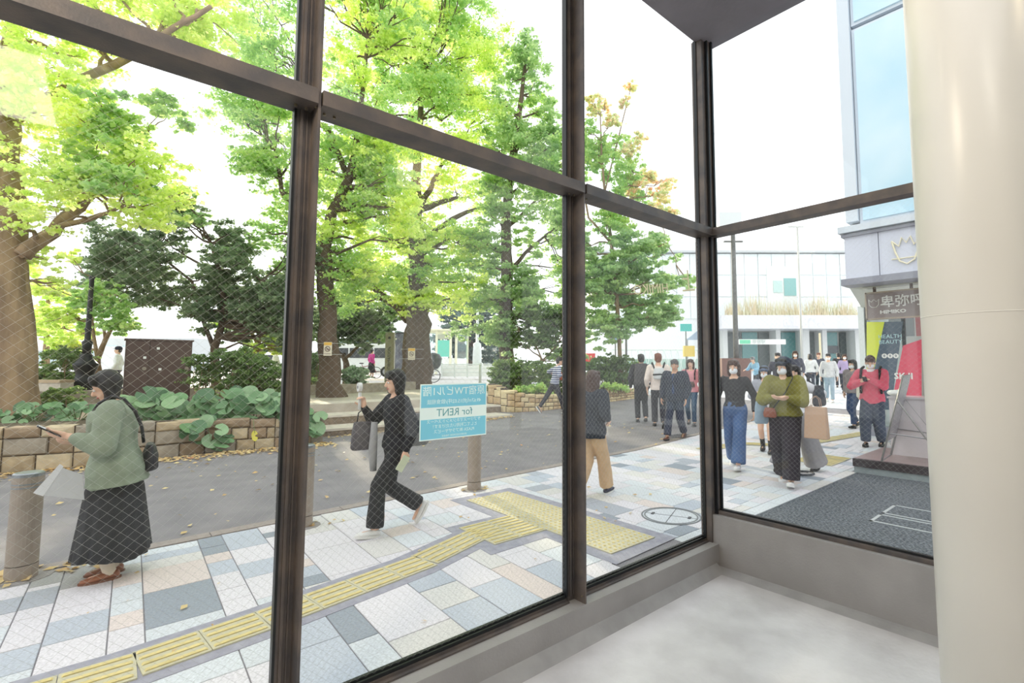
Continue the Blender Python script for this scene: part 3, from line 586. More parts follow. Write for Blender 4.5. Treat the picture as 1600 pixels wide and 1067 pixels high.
# 3 and 4, the two plaza trees with notices
tree('zelkova_tree', 'plaza tree with leaning dark trunk and notice, beside the brown mullion', 'tree', 15.6,
     [(516, 622, .40), (514, 560, .31), (512, 500, .27), (508, 440, .24), (505, 390, .2), (520, 330, .16), (545, 280, .13), (556, 230, .1), (566, 150, .07), (575, 60, .05)],
     [[(508, 430, .13), (480, 380, .1), (440, 300, .07), (430, 230, .05)], [(545, 280, .07), (590, 260, .05), (610, 220, .03)], [(545, 280, .1, .2), (510, 200, .1, .6), (490, 190, .08, .8), (470, 120, .05, 1)]],
     [(LG, 48000, .098, scat(370, -50, 640, 200, 44, 26)+scat(350, 180, 480, 310, 30, 14, lambda x, y: x > 330+(y-180)*.4)+scat(490, 200, 620, 470, 34, 24)+scat(395, 300, 480, 400, 26, 8)),
      (LY, 18000, .1, scat(500, 180, 660, 420, 30, 16)+scat(520, 0, 650, 160, 30, 8))], barkd)
tree('zelkova_tree', 'widest-crowned plaza tree with forked trunk and notice beyond the rental poster', 'tree', 21.5,
     [(652, 606, .72), (651, 560, .60), (653, 520, .55), (652, 480, .46), (653, 430, .34), (648, 380, .30), (649, 320, .27), (650, 280, .2), (655, 220, .14), (660, 120, .1)],
     [[(640, 500, .26), (620, 478, .22), (596, 462, .17), (580, 440, .12), (560, 420, .08)], [(648, 335, .18), (625, 318, .16), (595, 290, .11), (584, 262, .08)], [(652, 330, .16), (680, 318, .12), (715, 308, .07)],
      [(652, 330, .16), (672, 295, .12), (688, 260, .08)], [(655, 380, .14), (680, 362, .12), (720, 335, .1), (750, 325, .06)], [(655, 400, .1), (690, 380, .07), (705, 372, .04)]],
     [(LY, 52000, .115, scat(490, 230, 740, 470, 34, 34, lambda x, y: y < 440 or x > 560)+scat(560, 20, 760, 240, 34, 20)+scat(590, 430, 720, 500, 18, 8)),
      (LG, 46000, .115, scat(570, -60, 745, 200, 44, 24)+scat(520, 340, 740, 470, 30, 18))], barkd)
# 5 tall conical tree
tree('sweetgum_tree', 'tall pointed mid-green tree standing over the curved stone planter', 'tree', 22,
     [(792, 600, .36), (791, 560, .33), (790, 500, .3), (792, 420, .26), (790, 340, .2), (800, 250, .15), (815, 150, .1), (824, 70, .05)],
     [[(792, 430, .1), (820, 395, .08), (850, 370, .05)], [(790, 360, .1), (815, 335, .07), (840, 310, .05)], [(790, 400, .1), (760, 380, .07), (740, 360, .05)]],
     [(LM, 52000, .125, scat(735, 50, 900, 540, 28, 62, lambda x, y: abs(x-822) < 14+(y-40)*.26 and not (785 < x < 815 and 370 < y < 410))+[(824, 60, 16), (820, 85, 22), (815, 110, 26)]),
      (LG, 16000, .125, scat(745, 150, 900, 500, 24, 18, lambda x, y: abs(x-822) < 14+(y-40)*.26))], barkd)
# 6 tree with red tips
tree('maple_tree', 'slim tree with reddening top leaves behind the steel mullion', 'tree', 19,
     [(969, 590, .085), (968, 540, .08), (966, 500, .075), (962, 440, .07), (955, 380, .065), (945, 300, .05), (940, 240, .04), (938, 180, .02)],
     [[(950, 340, .05), (975, 300, .035), (990, 270, .02)], [(955, 380, .05), (920, 340, .04), (912, 300, .03)], [(960, 430, .05), (1000, 400, .03), (1040, 380, .02)], [(945, 300, .03), (965, 220, .025), (985, 140, .015)]],
     [(LM, 32000, .125, scat(905, 375, 1045, 530, 24, 34, lambda x, y: y < 545-abs(x-960)*.55)+[(1040, 400, 22), (1060, 445, 16), (1075, 440, 12), (1020, 380, 22), (1000, 500, 22)]),
      (LR, 7000, .11, [(985, 135, 9), (975, 160, 10), (945, 165, 12), (925, 160, 14), (1000, 215, 10), (985, 235, 16), (1010, 275, 18), (1030, 300, 18), (1045, 285, 12), (990, 290, 22), (955, 190, 14), (1030, 330, 20), (930, 175, 12)]),
      (LG, 9000, .11, scat(905, 200, 985, 370, 20, 14)+scat(960, 290, 1040, 370, 16, 6))], bark)
# dark background trees far behind
tree('background_tree', 'blue-green evergreen mass far behind the glass kiosk', 'tree', 62, [(735, 575, .5), (735, 500, .4)], [], [(LB, 16000, .42, scat(690, 455, 800, 580, 20, 26))], barkd, spread=4, twigs=False)
tree('background_tree', 'dark evergreen tree behind the white van', 'tree', 48, [(590, 575, .4), (590, 520, .3)], [], [(LB, 9000, .36, scat(545, 470, 640, 545, 18, 14))], barkd, spread=3, twigs=False)
tree('background_tree', 'low spreading dark green tree between the van and the leaning plaza tree', 'tree', 24, [(540, 610, .16), (541, 570, .14), (536, 552, .12)], [[(538, 560, .08), (524, 545, .06), (515, 520, .04)], [(540, 560, .09), (560, 540, .07), (575, 520, .04)]],
     [(LD, 16000, .17, scat(490, 470, 615, 535, 20, 20, lambda x, y: y < 540-.1*abs(x-550))), (LM, 6000, .17, scat(560, 480, 620, 525, 14, 6))], barkd)
tree('background_tree', 'hazy street tree far beyond the left planter', 'tree', 34, [(72, 560, .16), (74, 480, .13), (78, 440, .1)], [], [(LY, 5000, .26, scat(20, 400, 130, 530, 18, 10))], bark, twigs=False)
tree('background_tree', 'thin roadside trees by the curved wall with pale leaves', 'tree', 21, [(848, 600, .08), (846, 560, .06)], [[(846, 565, .04), (870, 540, .03), (880, 520, .02)]],
     [(LH, 9000, .13, scat(775, 490, 890, 545, 20, 12)), (LM, 7000, .13, scat(840, 500, 905, 560, 18, 8))], bark)
# hedges and bushes
def bush(lab, depth, blobs, mat, n, size, name='hedge', cat='hedge', group=None):
    bb = []; c0 = at(blobs[0][0], blobs[0][1], depth); c0.z = .6; e = empty(name, tuple(c0), label=lab, cat=cat, group=group); g = Geo()
    for q in blobs:
        k = depth+(q[3] if len(q) > 3 else random.uniform(-.3, .3)); c = at(q[0], q[1], k)-c0; r = q[2]*k/FL; bb.append((*c, r*1.25, r*1.25, r))
        for _ in range(3): g.tube(wob((c.x+random.uniform(-.1, .1), c.y+random.uniform(-.1, .1), -.05), c+V([random.uniform(-.6, .6)*r for _ in range(3)]), 3, .08), [.014, .012, .009, .005], 4)
    leaves('foliage', bb, n, size, mat, e, 1.); o = g.obj('stems', bark, e); o['kind'] = 'stuff'; return e
bush('clipped hedge left of the lamp pedestal, yellow on top', 13.6, scat(40, 556, 122, 596, 14, 16), LH, 9000, .06)
bush('low leafy shrub below the clipped hedge at the left', 11.6, scat(40, 612, 132, 640, 11, 12), LH, 6000, .06, 'shrub', 'shrub')
bush('leafy shrub row beyond the big round leaves', 12.6, scat(310, 552, 470, 610, 16, 30), LH, 16000, .065)
bush('dark hedge under the leaning plaza tree at the brown mullion', 19.5, scat(470, 560, 500, 592, 14, 8)+scat(470, 560, 490, 600, 10, 4), LD, 6000, .09)
bush('grey-green grassy bush in front of the white van', 18.6, scat(530, 582, 566, 594, 10, 9), leafmat('leaf_sage', [(120, 146, 118), (150, 174, 142), (176, 196, 160)], .3), 7000, .09, 'grassy_bush', 'bush')
bush('dense shrubs on the curved stone planter', 18.6, scat(775, 570, 880, 612, 16, 26, lambda x, y: y < 618-.25*(880-x)*.3), LH, 15000, .09)
bush('shrubs on the pale stone planter behind the navy-jacketed woman', 18.8, scat(905, 565, 985, 602, 14, 20), LH, 10000, .09)
bush('bright low ground plants on the curved planter edge', 16.4, scat(810, 606, 860, 614, 6, 10)+scat(930, 602, 980, 608, 5, 8), LG, 5000, .07, 'ground_plants', 'plants')
# big round-leaved plants spilling over the planter wall
rl = [M('round_leaf_'+k, c, .42, var=.1, vs=9, rnd=.12, bump=.1, bs=30) for k, c in (('green', (104, 142, 96)), ('pale', (134, 166, 122)), ('deep', (76, 112, 74)))]
rl3 = []
def leafdisc():
    g = Geo(); n = 14; vs = [(0, 0, -.12)]
    for r, z in ((.5, -.02), (1., .02)):
        for i in range(n):
            a = rad(20)+(2*pi-rad(40))*i/(n-1); k = r*(1+.05*cos(a*7)); vs.append((k*cos(a), k*sin(a), z+.05*sin(3*a)*r))
    fs = [(0, 1+i, 2+i) for i in range(n-1)]+[(1+i, 1+n+i, 2+n+i, 2+i) for i in range(n-1)]; g.add(vs, fs)
    return g.mesh('round_leaf')
discs = []
for m in rl: d = leafdisc(); d.materials.append(m); d.shade_smooth(); discs.append(d)
stem_m = M('leaf_stem', (112, 130, 84), .7)
random.seed(5); clumps = [(px, py) for px, py in ((18, 650), (52, 648), (88, 652), (122, 648), (212, 640), (238, 632), (262, 650), (288, 640), (306, 668), (330, 634), (352, 650), (378, 630), (400, 648), (424, 636), (446, 652), (468, 640), (482, 664))]
for ci, (px, py) in enumerate(clumps):
    d = 9.7 if px > 60 else 9.4; big = .165 if px > 190 else .10; c = at(px, py, d); base = V((c.x, max(c.y, 10.98)+.12, .52)) if py < 660 else V((c.x, 11.0, .55))
    ordn = ['first', 'second', 'third', 'fourth', 'fifth', 'sixth', 'seventh', 'eighth', 'ninth', 'tenth', 'eleventh', 'twelfth', 'thirteenth']
    lab = ('small round-leaved plant left of the waiting woman, %s from the left edge' % ordn[ci]) if px < 190 else ('large round-leaved plant right of the waiting woman, %s from the brown mullion' % ordn[16-ci]); grp = 'round-leaved plants on the planter wall'
    e = empty('leopard_plant', tuple(base), label=lab, cat='plant', group=grp); sg = Geo()
    for k in range(15):
        q = V((random.uniform(-.32, .32), random.uniform(-.28, .12), (c.z-base.z)+random.uniform(-.2, .24)))
        if q.y < -.15: q.z = min(q.z, .5)
        s = big*random.uniform(.65, 1.15); o = link('round_leaf', random.choices(discs, (5, 3, 3))[0], None, e, q); o.scale = (s, s, s)
        tilt = rad(random.uniform(30, 78)); az = random.uniform(-2.3, -.9); n3 = V((cos(az)*sin(tilt), sin(az)*sin(tilt), cos(tilt)))
        o.rotation_mode = 'QUATERNION'; o.rotation_quaternion = n3.to_track_quat('Z', 'X') @ Quaternion((0, 0, 1), random.uniform(0, 6.28))
        sg.tube([(q.x*.3, q.y*.3+.05, -.02), (q.x*.8, q.y*.7+.03, q.z*.6), tuple(q-V((0, 0, s*.12)))], [.008, .007, .005], 5)
    o = sg.obj('leaf_stalks', stem_m, e); o['kind'] = 'stuff'
c = at(398, 681, 9.25); e = empty('yellow_leaf', tuple(c), label='withered yellow leaf hanging over the planter wall', cat='leaf')
o = link('leaf_blade', (lambda d: (d.materials.append(M('withered_yellow', (214, 204, 84), .6)), d)[1])(leafdisc()), None, e); o.scale = (.06, .1, .06); o.rotation_euler = (1.3, 0, .3)
Geo().tube([(0, 0, .05), (-.02, .02, .2), (-.01, .12, .3)], .005, 5).obj('stalk', stem_m, e)
# fallen leaves
g = Geo(); random.seed(9)
def fallen(x, y, s):
    a = random.uniform(0, 6.28); z = gz(x, y)+.006+random.uniform(0, .008); u = V((cos(a), sin(a), 0))*s; w = V((-sin(a), cos(a), 0))*s*.6; c = V((x, y, z))
    k = random.uniform(.1, .6)*s; g.add([c-u, c+w+V((0, 0, k)), c+u+V((0, 0, k*.4)), c-w], [(0, 1, 2), (0, 2, 3)])
for _ in range(1900): fallen(random.uniform(-3, 3.5), 10.75-abs(random.gauss(0, .28)), random.uniform(.02, .05))
for _ in range(500): fallen(random.uniform(3.3, 8.8), 11.65-abs(random.gauss(0, .2)), random.uniform(.02, .05))
for _ in range(260): fallen(random.uniform(-3, 10), random.uniform(5.8, 11), random.uniform(.02, .045))
for _ in range(60): fallen(random.uniform(-.7, .3), random.gauss(5.45, .12), random.uniform(.03, .06))
for _ in range(45): fallen(random.uniform(-1, 6), random.uniform(2.8, 5.5), random.uniform(.012, .035))
for bx, by in ((1.55, 5.3), (3.6, 5.4)): [fallen(bx+random.gauss(0, .12), by+random.gauss(0, .1), .03) for _ in range(14)]
tag(g.obj('fallen_leaves', leafmat('fallen_leaf', [(176, 140, 92), (206, 172, 116), (222, 204, 150), (196, 128, 96)], .1)), 'dry fallen leaves scattered along the wall foot, road and kerb', 'leaves', kind='stuff')
# ------------------------------------------------------------------ people
SK = M('skin', (228, 186, 160), .55, var=.04, vs=8); SK2 = M('skin_tan', (204, 158, 130), .55, var=.04, vs=8)
HB = M('hair_black', (26, 23, 24), .38, bump=.5, bs=60, stretch=(6, 6, .6)); HBR = M('hair_brown', (72, 46, 36), .4, bump=.5, bs=60, stretch=(6, 6, .6)); HR = M('hair_auburn', (122, 66, 44), .45, bump=.5, bs=60, stretch=(6, 6, .6)); HG = M('hair_grey', (86, 82, 80), .5, bump=.5, bs=60, stretch=(6, 6, .6))
EW = M('eye_white', (236, 234, 230), .3); EI = M('eye_dark', (34, 24, 20), .2); LIP = M('lips', (186, 104, 98), .5); MASK = M('mask_white', (236, 238, 242), .8, bump=.1, bs=30)
X3, Y3, Z3 = V((1, 0, 0)), V((0, 1, 0)), V((0, 0, 1))
def cloth(n, c, rough=.85, **k): return M('cloth_'+n, c, rough, var=k.pop('var', .08), vs=k.pop('vs', 14), bump=k.pop('bump', .3), bs=k.pop('bs', 90), **k)
def ik(a, t, l1, l2, pole):
    d = t-a; D = d.length
    if D > (l1+l2)*.999: t = a+d*((l1+l2)*.999/D); d = t-a; D = d.length
    u = d.normalized(); x = (D*D+l1*l1-l2*l2)/(2*D); h = math.sqrt(max(0, l1*l1-x*x)); p = V(pole); p = (p-u*p.dot(u)); p.normalize(); return a+u*x+p*h, t
def hand(g, w, d, n, s, curl=.5, side=1):
    """w wrist, d direction to the knuckles, n palm normal (fingers curl towards it), side: +1 thumb on d x n side"""
    d = V(d).normalized(); n = V(n); n = (n-d*n.dot(d)).normalized(); l = d.cross(n)*side
    kn = w+d*.085*s; g.seg(w-d*.01*s, w+d*.03*s, .024*s, .028*s, .62, l); 
    for o in (-.026, -.009, .009, .026): g.seg(w+d*.025*s+l*o*.7*s, kn+l*o*s, .0155*s, .0125*s, .8, l, 8)
    for i, (o, L) in enumerate(((.027, .068), (.009, .077), (-.009, .072), (-.026, .056))):
        a = kn+l*o*s; c1 = curl*.9; d1 = (d*cos(c1)+n*sin(c1)).normalized(); b = a+d1*L*.5*s; d2 = (d*cos(c1*2.1)+n*sin(c1*2.1)).normalized(); c = b+d2*L*.5*s
        g.seg(a, b, .0092*s, .0082*s, n=8); g.seg(b, c, .0082*s, .0068*s, n=8)
    t0 = w+d*.025*s+l*.022*s; t1 = t0+(d*.55+l*.75+n*.3).normalized()*.038*s; t2 = t1+(d*.85+l*.2+n*(.3+curl*.5)).normalized()*.032*s
    g.seg(t0, t1, .0125*s, .0105*s, n=8); g.seg(t1, t2, .0105*s, .0085*s, n=8)
def person(name, lab, x, y, face, h, hands, feet, vox=.011, lean=0, turn=0, hd=(0, 0), hair='short', hm=HB, skin=SK, top=None, bot=None, shoes=None, mask=False, cap=None, collar=None, wide=1., pel=None, male=False, z=None, socks=None, eyes=True, dz=0, grp=None, openj=None):
    s = h/1.6; z = gz(x, y) if z is None else z
    e = empty('person', (x, y, z), face-pi/2, label=lab, cat='person', group=grp)
    P = V(pel) if pel else V((0, 0, .845)); sw = .178 if male else .158
    Rt = Matrix.Rotation(rad(turn), 3, 'Z') @ Matrix.Rotation(rad(-lean), 3, 'X')
    sp = lambda q: P+Rt@V(q)
    N = sp((0, -.005, .49)); CH = sp((0, 0, .28)); Hh = N+Rt@V((0, .02, .125))
    Rh = Matrix.Rotation(rad(turn+hd[0]), 3, 'Z') @ Matrix.Rotation(rad(-lean*.5-hd[1]), 3, 'X'); hp = lambda q: (Hh+Rh@V(q))
    hips = [P+V((-.082, 0, -.02)), P+V((.082, 0, -.02))]; shs = [sp((-sw, 0, .425)), sp((sw, 0, .425))]
    kn = []; an = []
    for i in (0, 1):
        f = V(feet[i][:3]); k, a_ = ik(hips[i], f, .395, .39, (0, 1, .12)); kn.append(k); an.append(a_)
    el = []; wr = []
    for i in (0, 1):
        t = hands[i]; k, w = ik(shs[i], V(t[0]), .27, .235, t[3] if len(t) > 3 else ((-.5 if i == 0 else .5), -.7, -.4)); el.append(k); wr.append(w)
    S = lambda q: V(q)*s
    ux, uy = Rt@X3, Rt@Y3; tors = [(-.10, .135, .10), (-.04, .16, .112), (.03, .158, .108), (.12, .125, .088), (.20, .13, .09), (.29, .148, .102), (.37, .155, .095), (.425, .135, .078), (.46, .075, .058), (.49, .05, .05), (.54, .046, .048)]
    if male: tors = [(a, b*(1.0 if a < .1 else 1.12), c*(1.0 if a < .1 else 1.06)) for a, b, c in tors]
    def body_rings(t=0., lo=-9, hi=9, flare=0): return [(S(sp((0, 0, a))), (b*wide+t+(flare*max(0, .1-a)))*s, (c*wide+t+flare*max(0, .1-a)*.8)*s, ux, uy) for a, b, c in tors if lo <= a <= hi]
    # --- body, one continuous skin
    g = Geo(); g.loft(body_rings(), 18); 
    for i in (0, 1):
        g.seg(S(hips[i]), S(kn[i]), .078*s, .052*s); g.seg(S(kn[i]), S(kn[i].lerp(an[i], .35)), .05*s, .052*s); g.seg(S(kn[i].lerp(an[i], .3)), S(an[i]), .052*s, .034*s)
        fp = feet[i]; fy, fpi = (fp[3] if len(fp) > 3 else 0), (fp[4] if len(fp) > 4 else 0); fd = V((sin(rad(fy)), cos(rad(fy))*cos(rad(fpi)), sin(rad(fpi)))).normalized()
        g.seg(S(an[i]-fd*.03-V((0, 0, .03))), S(an[i]+fd*.11-V((0, 0, .04))), .024*s, .014*s)
        g.seg(S(shs[i]), S(el[i]), .047*s, .036*s); g.seg(S(el[i]), S(wr[i]), .037*s, .025*s); g.seg(S(sp((0, 0, .43))), S(shs[i]), .05*s, .046*s)
        t = hands[i]; hand(g, S(wr[i]), V(t[1]), V(t[2]), s, t[4] if len(t) > 4 else .45, (t[5] if len(t) > 5 else (1 if i == 0 else -1)))
    HS = lambda q: S(hp(q))
    g.ell(HS((0, -.008, .02)), (.072*s, .088*s, .093*s), Rh, 18); g.ell(HS((0, .018, -.045)), (.056*s, .064*s, .066*s), Rh, 16); g.ell(HS((0, .055, -.09)), (.024*s, .022*s, .02*s), Rh)
    g.seg(HS((0, .078, .005)), HS((0, .097, -.03)), .009*s, .0135*s, n=8); g.seg(HS((-.009, .09, -.036)), HS((.009, .09, -.036)), .008*s, .008*s, n=8)
    for q in (-1, 1): g.ell(HS((q*.075, -.005, -.015)), (.008*s, .018*s, .03*s), Rh, 10)
    g.seg(S(N-V((0, 0, .04))), HS((0, -.015, -.05)), .05*s, .047*s)
    me = remesh(g, vox*.8*s, 2); me.materials.append(skin); body = link('body', me, None, e)
    for q in (-1, 1):
        if eyes:
            o = Geo().ell(HS((q*.03, .0765, -.002)), (.0135*s, .009*s, .0075*s), Rh, 10).obj('eye', EW, e, smooth=True); Geo().ell(HS((q*.03, .0838, -.002)), (.006*s, .003*s, .006*s), Rh, 8).obj('iris', EI, o, smooth=True)
            Geo().seg(HS((q*.017, .085, .022)), HS((q*.046, .074, .021)), .0035*s, .0025*s, n=6).obj('eyebrow', hm, e)
    if not mask: Geo().ell(HS((0, .0795, -.062)), (.021*s, .009*s, .0075*s), Rh, 12).obj('mouth', LIP, e, smooth=True)
    # --- hair
    g = Geo(); g.ell(HS((0, -.022, .032)), (.083*s, .094*s, .096*s), Rh, 18)
    g.seg(HS((-.045, .045, .082)), HS((.045, .045, .082)), .034*s, .034*s); 
    if not cap: g.seg(HS((-.05, .064, .052)), HS((.045, .064, .055)), .02*s, .02*s)
    if hair in ('long', 'bob', 'tail', 'medium'):
        L = {'long': .42, 'bob': .13, 'medium': .2, 'tail': .1}[hair]
        for q in (-1, 1): g.seg(HS((q*.07, .01, .03)), HS((q*.074, .0, -.10 if hair != 'tail' else -.04)), .03*s, .025*s)
        rr = [(0, -.03, .03, .085, .075), (0, -.035, -.05, .088, .066), (0, -.04, -.12, .084, .05)]
        if hair in ('long', 'medium'): rr += [(0, -.05, -.12-(L-.12)*.5, .092, .046), (0, -.055, -.12-(L-.12), .075, .028)]
        g.loft([(S(hp((0, 0, 0))+(Rh@V((a, b, 0)))+Z3*c), d*s, f*s, Rh@X3, Rh@Y3) for a, b, c, d, f in rr], 16)
    else: g.ell(HS((0, -.045, -.03)), (.072*s, .055*s, .06*s), Rh)
    me = remesh(g, .011*s, 2, .003*s, 28); me.materials.append(hm); link('hair', me, None, e)
    if mask:
        g = Geo(); g.ell(HS((0, .034, -.05)), (.061*s, .068*s, .052*s), Rh, 16); me = remesh(g, .009*s, 1); me.materials.append(MASK); mk = link('face_mask', me, None, e)
    if cap:
        g = Geo(); g.ell(HS((0, -.014, .055)), (.092*s, .102*s, .082*s), Rh, 18); 
        g.loft([(HS((0, .06, .055)), .078*s, .06*s, Rh@X3, Rh@V((0, 1, -.1))), (HS((0, .062, .064)), .076*s, .1*s, Rh@X3, Rh@V((0, 1, -.1)))], 18)
        me = remesh(g, .009*s, 2); me.materials.append(cap); link('cap', me, None, e)
    # --- lower clothing
    if bot:
        m, kind, *q = bot; g = Geo()
        if kind == 'pants':
            r0, r1, r2 = q; g.loft(body_rings(.012, -.2, .14), 18)
            for i in (0, 1):
                hem = kn[i].lerp(an[i], .97)
                g.seg(S(hips[i]), S(kn[i]), r0*s, r1*s); g.seg(S(kn[i]), S(hem), r1*s, r2*s, caps=False)
            me = remesh(g, vox*1.15*s, 3, .006*s, 7); me.materials.append(m); link('trousers', me, None, e)
        elif kind == 'skirt':
            r0, z1, pl = q; c1 = V(((an[0].x+an[1].x)/2*.6, (an[0].y+an[1].y)/2*.6, z1)); n = 72; rings = []
            for k in range(9):
                t = k/8; c = (P+V((0, 0, .1))).lerp(c1, t); R = (.125+(.04*min(1, t*4)))*(1-t)+(r0)*t if t > 0 else .13; rings.append((c, R, R*.82 if t < .3 else R*.86, t))
            vs = []; fs = []
            for c, rx, ry, t in rings:
                for i in range(n): a = 2*pi*i/n; k = 1+pl*t*(.5*sin(a*17)+.5*sin(a*9+1)); vs.append(S(c+V((rx*k*cos(a), ry*k*sin(a), .012*t*sin(3*a)))))
            for k in range(8):
                for i in range(n): j = (i+1) % n; fs.append((k*n+i, (k+1)*n+i, (k+1)*n+j, k*n+j))
            fs.append(tuple(range(n))); g.add(vs, fs); o = g.obj('skirt', m, e, smooth=True); so_ = o.modifiers.new('t', 'SOLIDIFY'); so_.thickness = .006
        elif kind == 'shorts':
            r0, z1 = q; g.loft(body_rings(.015, -.2, .14), 18); g.loft([(S(P+V((0, 0, -.05))), .17*s, .125*s, X3, Y3), (S(V((P.x, P.y, z1))), r0*s, r0*.85*s, X3, Y3)], 18)
            me = remesh(g, vox*1.15*s, 2, .004*s, 9); me.materials.append(m); link('skirt', me, None, e)
    # --- top
    if top:
        m, t, lo, sl, cuff = top[:5]; fl = top[5] if len(top) > 5 else 0; g = Geo(); R = body_rings(t, lo if lo > -.1 else -.1, .44, fl)
        if lo < -.1: c, a, b, u1, u2 = R[0]; R = [(S(sp((0, 0, lo))), a*1.04, b*1.04, u1, u2)]+R
        elif lo > -.1: c, a, b, u1, u2 = R[0]; R = [(S(sp((0, 0, lo))), a, b, u1, u2)]+R[(1 if abs(tors[0][0]-lo) < .02 else 0):]
        R.append((S(sp((0, 0, .455))), .085*s, .066*s, ux, uy)); g.loft(R, 20)
        for i in (0, 1):
            g.seg(S(sp((0, 0, .415))), S(shs[i]), (.05+t*.6)*s, (.048+t)*s); ra = (.05+t)*s; rb = (.042+t*.9)*s
            if sl > 1: g.seg(S(shs[i]), S(el[i]), ra, rb); g.seg(S(el[i]), S(el[i].lerp(wr[i], (sl-1))), rb, cuff*s)
            else: g.seg(S(shs[i]), S(shs[i].lerp(el[i], sl)), ra, rb)
        me = remesh(g, vox*1.1*s, 3, (.0055+t*.12)*s, 8); me.materials.append(m); link('jacket' if t > .02 else 'top', me, None, e)
        if collar: g = Geo(); cc = sp((0, -.004, .47)); g.loft([(S(sp((0, 0, .44))), .082*s, .07*s, ux, uy), (S(sp((0, .002, .5))), .064*s, .06*s, ux, uy)], 20); me = remesh(g, .009*s, 1); me.materials.append(collar); link('collar', me, None, e)
    if openj:                                     # a contrasting shirt front showing between jacket edges
        g = Geo(); t = top[1]; g.loft([(S(sp((0, .02, a))), .055*s if a < .4 else .035*s, (b+t+.006)*s, ux, uy) for a, b in ((.05, .10), (.2, .088), (.3, .1), (.40, .088), (.45, .055))], 14)
        me = remesh(g, .010*s, 1); me.materials.append(openj); link('shirt', me, None, e)
    # --- shoes and socks
    if shoes:
        m, sole, hi = shoes
        for i in (0, 1):
            fp = feet[i]; fy, fpi = (fp[3] if len(fp) > 3 else 0), (fp[4] if len(fp) > 4 else 0)
            Q = Matrix.Rotation(rad(-fy), 3, 'Z') @ Matrix.Rotation(rad(fpi), 3, 'X'); a0 = an[i]; g = Geo(); F_ = lambda q: S(a0+Q@V(q)); dn = Q@V((0, 0, -1))
            g.loft([(F_((0, -.062, -.045)), .024*s, .016*s, Q@X3, Q@Z3), (F_((0, -.05, -.04)), .032*s, .030*s, Q@X3, Q@Z3), (F_((0, 0, -.035)), .036*s, .036*s, Q@X3, Q@Z3), (F_((0, .06, -.046)), .043*s, .025*s, Q@X3, Q@Z3), (F_((0, .12, -.052)), .041*s, .019*s, Q@X3, Q@Z3), (F_((0, .165, -.056)), .022*s, .012*s, Q@X3, Q@Z3)], 14)
            if hi: g.seg(F_((0, -.015, -.03)), S(a0.lerp(kn[i], hi)), .042*s, .046*s)
            me = remesh(g, .008*s, 2); me.materials.append(m); o = link('shoe', me, None, e)
            Geo().loft([(F_((0, .05, -.083)), .044*s, .122*s, Q@X3, Q@Y3), (F_((0, .05, -.06)), .046*s, .124*s, Q@X3, Q@Y3)], 20).obj('sole', sole, o, smooth=False)
            if socks: Geo().seg(F_((0, 0, -.02)), S(a0.lerp(kn[i], .32)), .04*s, .044*s).obj('sock', socks, e, smooth=True)
    e['_s'] = s
    info = dict(e=e, s=s, wr=[S(q) for q in wr], sh=[S(q) for q in shs], el=[S(q) for q in el], sp=lambda q: S(sp(q)), hp=HS, P=S(P), ux=ux, uy=uy, M=Matrix.Translation((x, y, z)) @ Matrix.Rotation(face-pi/2, 4, 'Z'), Rt=Rt)
    return info
def held(pi_, name, q, lab, cat, grp=None, rot=0):        # a thing carried by a person, still a thing of its own
    w = pi_['M'] @ V(q); ang = pi_['M'].to_euler().z+rot; return empty(name, tuple(w), ang, label=lab, cat=cat, group=grp)
def bag(pi_, name, q, lab, w, h, d, mat, strap=None, rot=0, top=.8, cat='bag', flat=False):
    e = held(pi_, name, q, lab, cat, rot=rot); g = Geo(); x, y = w/2, d/2
    g.loft([(V((0, 0, -h)), x*.9, y*.8, X3, Y3), (V((0, 0, -h*.9)), x*1.05, y*1.05, X3, Y3), (V((0, 0, -h*.4)), x, y, X3, Y3), (V((0, 0, 0)), x*top, y*.5, X3, Y3)], 4 if flat else 14)
    if flat:
        g = Geo(); g.add([(-x*.92, -y, -h), (x*.92, -y, -h), (x*.92, y, -h), (-x*.92, y, -h), (-x*top, -y*.6, 0), (x*top, -y*.6, 0), (x*top, y*.6, 0), (-x*top, y*.6, 0)], [(0, 3, 2, 1), (4, 5, 6, 7), (0, 1, 5, 4), (1, 2, 6, 5), (2, 3, 7, 6), (3, 0, 4, 7)])
        g.obj('bag_body', mat, e, bevel=.006)
    else:
        me = remesh(g, .010, 2, .006, 12); me.materials.append(mat); link('bag_body', me, None, e)
    iv = (pi_['M'] @ Matrix.Translation(V(q)) @ Matrix.Rotation(rot, 4, 'Z')).inverted() @ pi_['M']
    if strap:
        for st_ in strap: Geo().tube([iv @ V(p) for p in st_[0]], st_[1], 6).obj('strap', st_[2], e, smooth=True)
    return e
def handle(e, w, h, r, mat, y=0): Geo().tube([(-w, y, -.01), (-w*.8, y, h*.7), (0, y, h), (w*.8, y, h*.7), (w, y, -.01)], r, 6).obj('handle', mat, e, smooth=True)
def phone(pi_, q, n, up, lab, mat):
    e = held(pi_, 'smartphone', q, lab, 'phone'); n = V(n).normalized(); up = V(up); up = (up-n*up.dot(n)).normalized(); s_ = up.cross(n); Mx = Matrix((s_, up, n)).transposed().to_4x4()
    g = Geo().box((-.036, -.073, -.004), (.036, .073, .004)); me = g.mesh(); me.transform(Mx); link('phone_body', me, mat, e)
    g = Geo().box((-.033, -.069, .004), (.033, .069, .0048)); me = g.mesh(); me.transform(Mx); link('screen', me, M('screen_dark', (40, 46, 54), .1), e)
BLK = cloth('black', (30, 30, 34)); NAVY = cloth('navy', (38, 42, 58)); WHT = cloth('white', (232, 232, 234)); sole_w = M('sole_white', (226, 226, 224), .7); sole_b = M('sole_black', (30, 30, 32), .7); shb = M('shoe_black', (34, 34, 36), .5); shw = M('shoe_white', (230, 230, 230), .6)
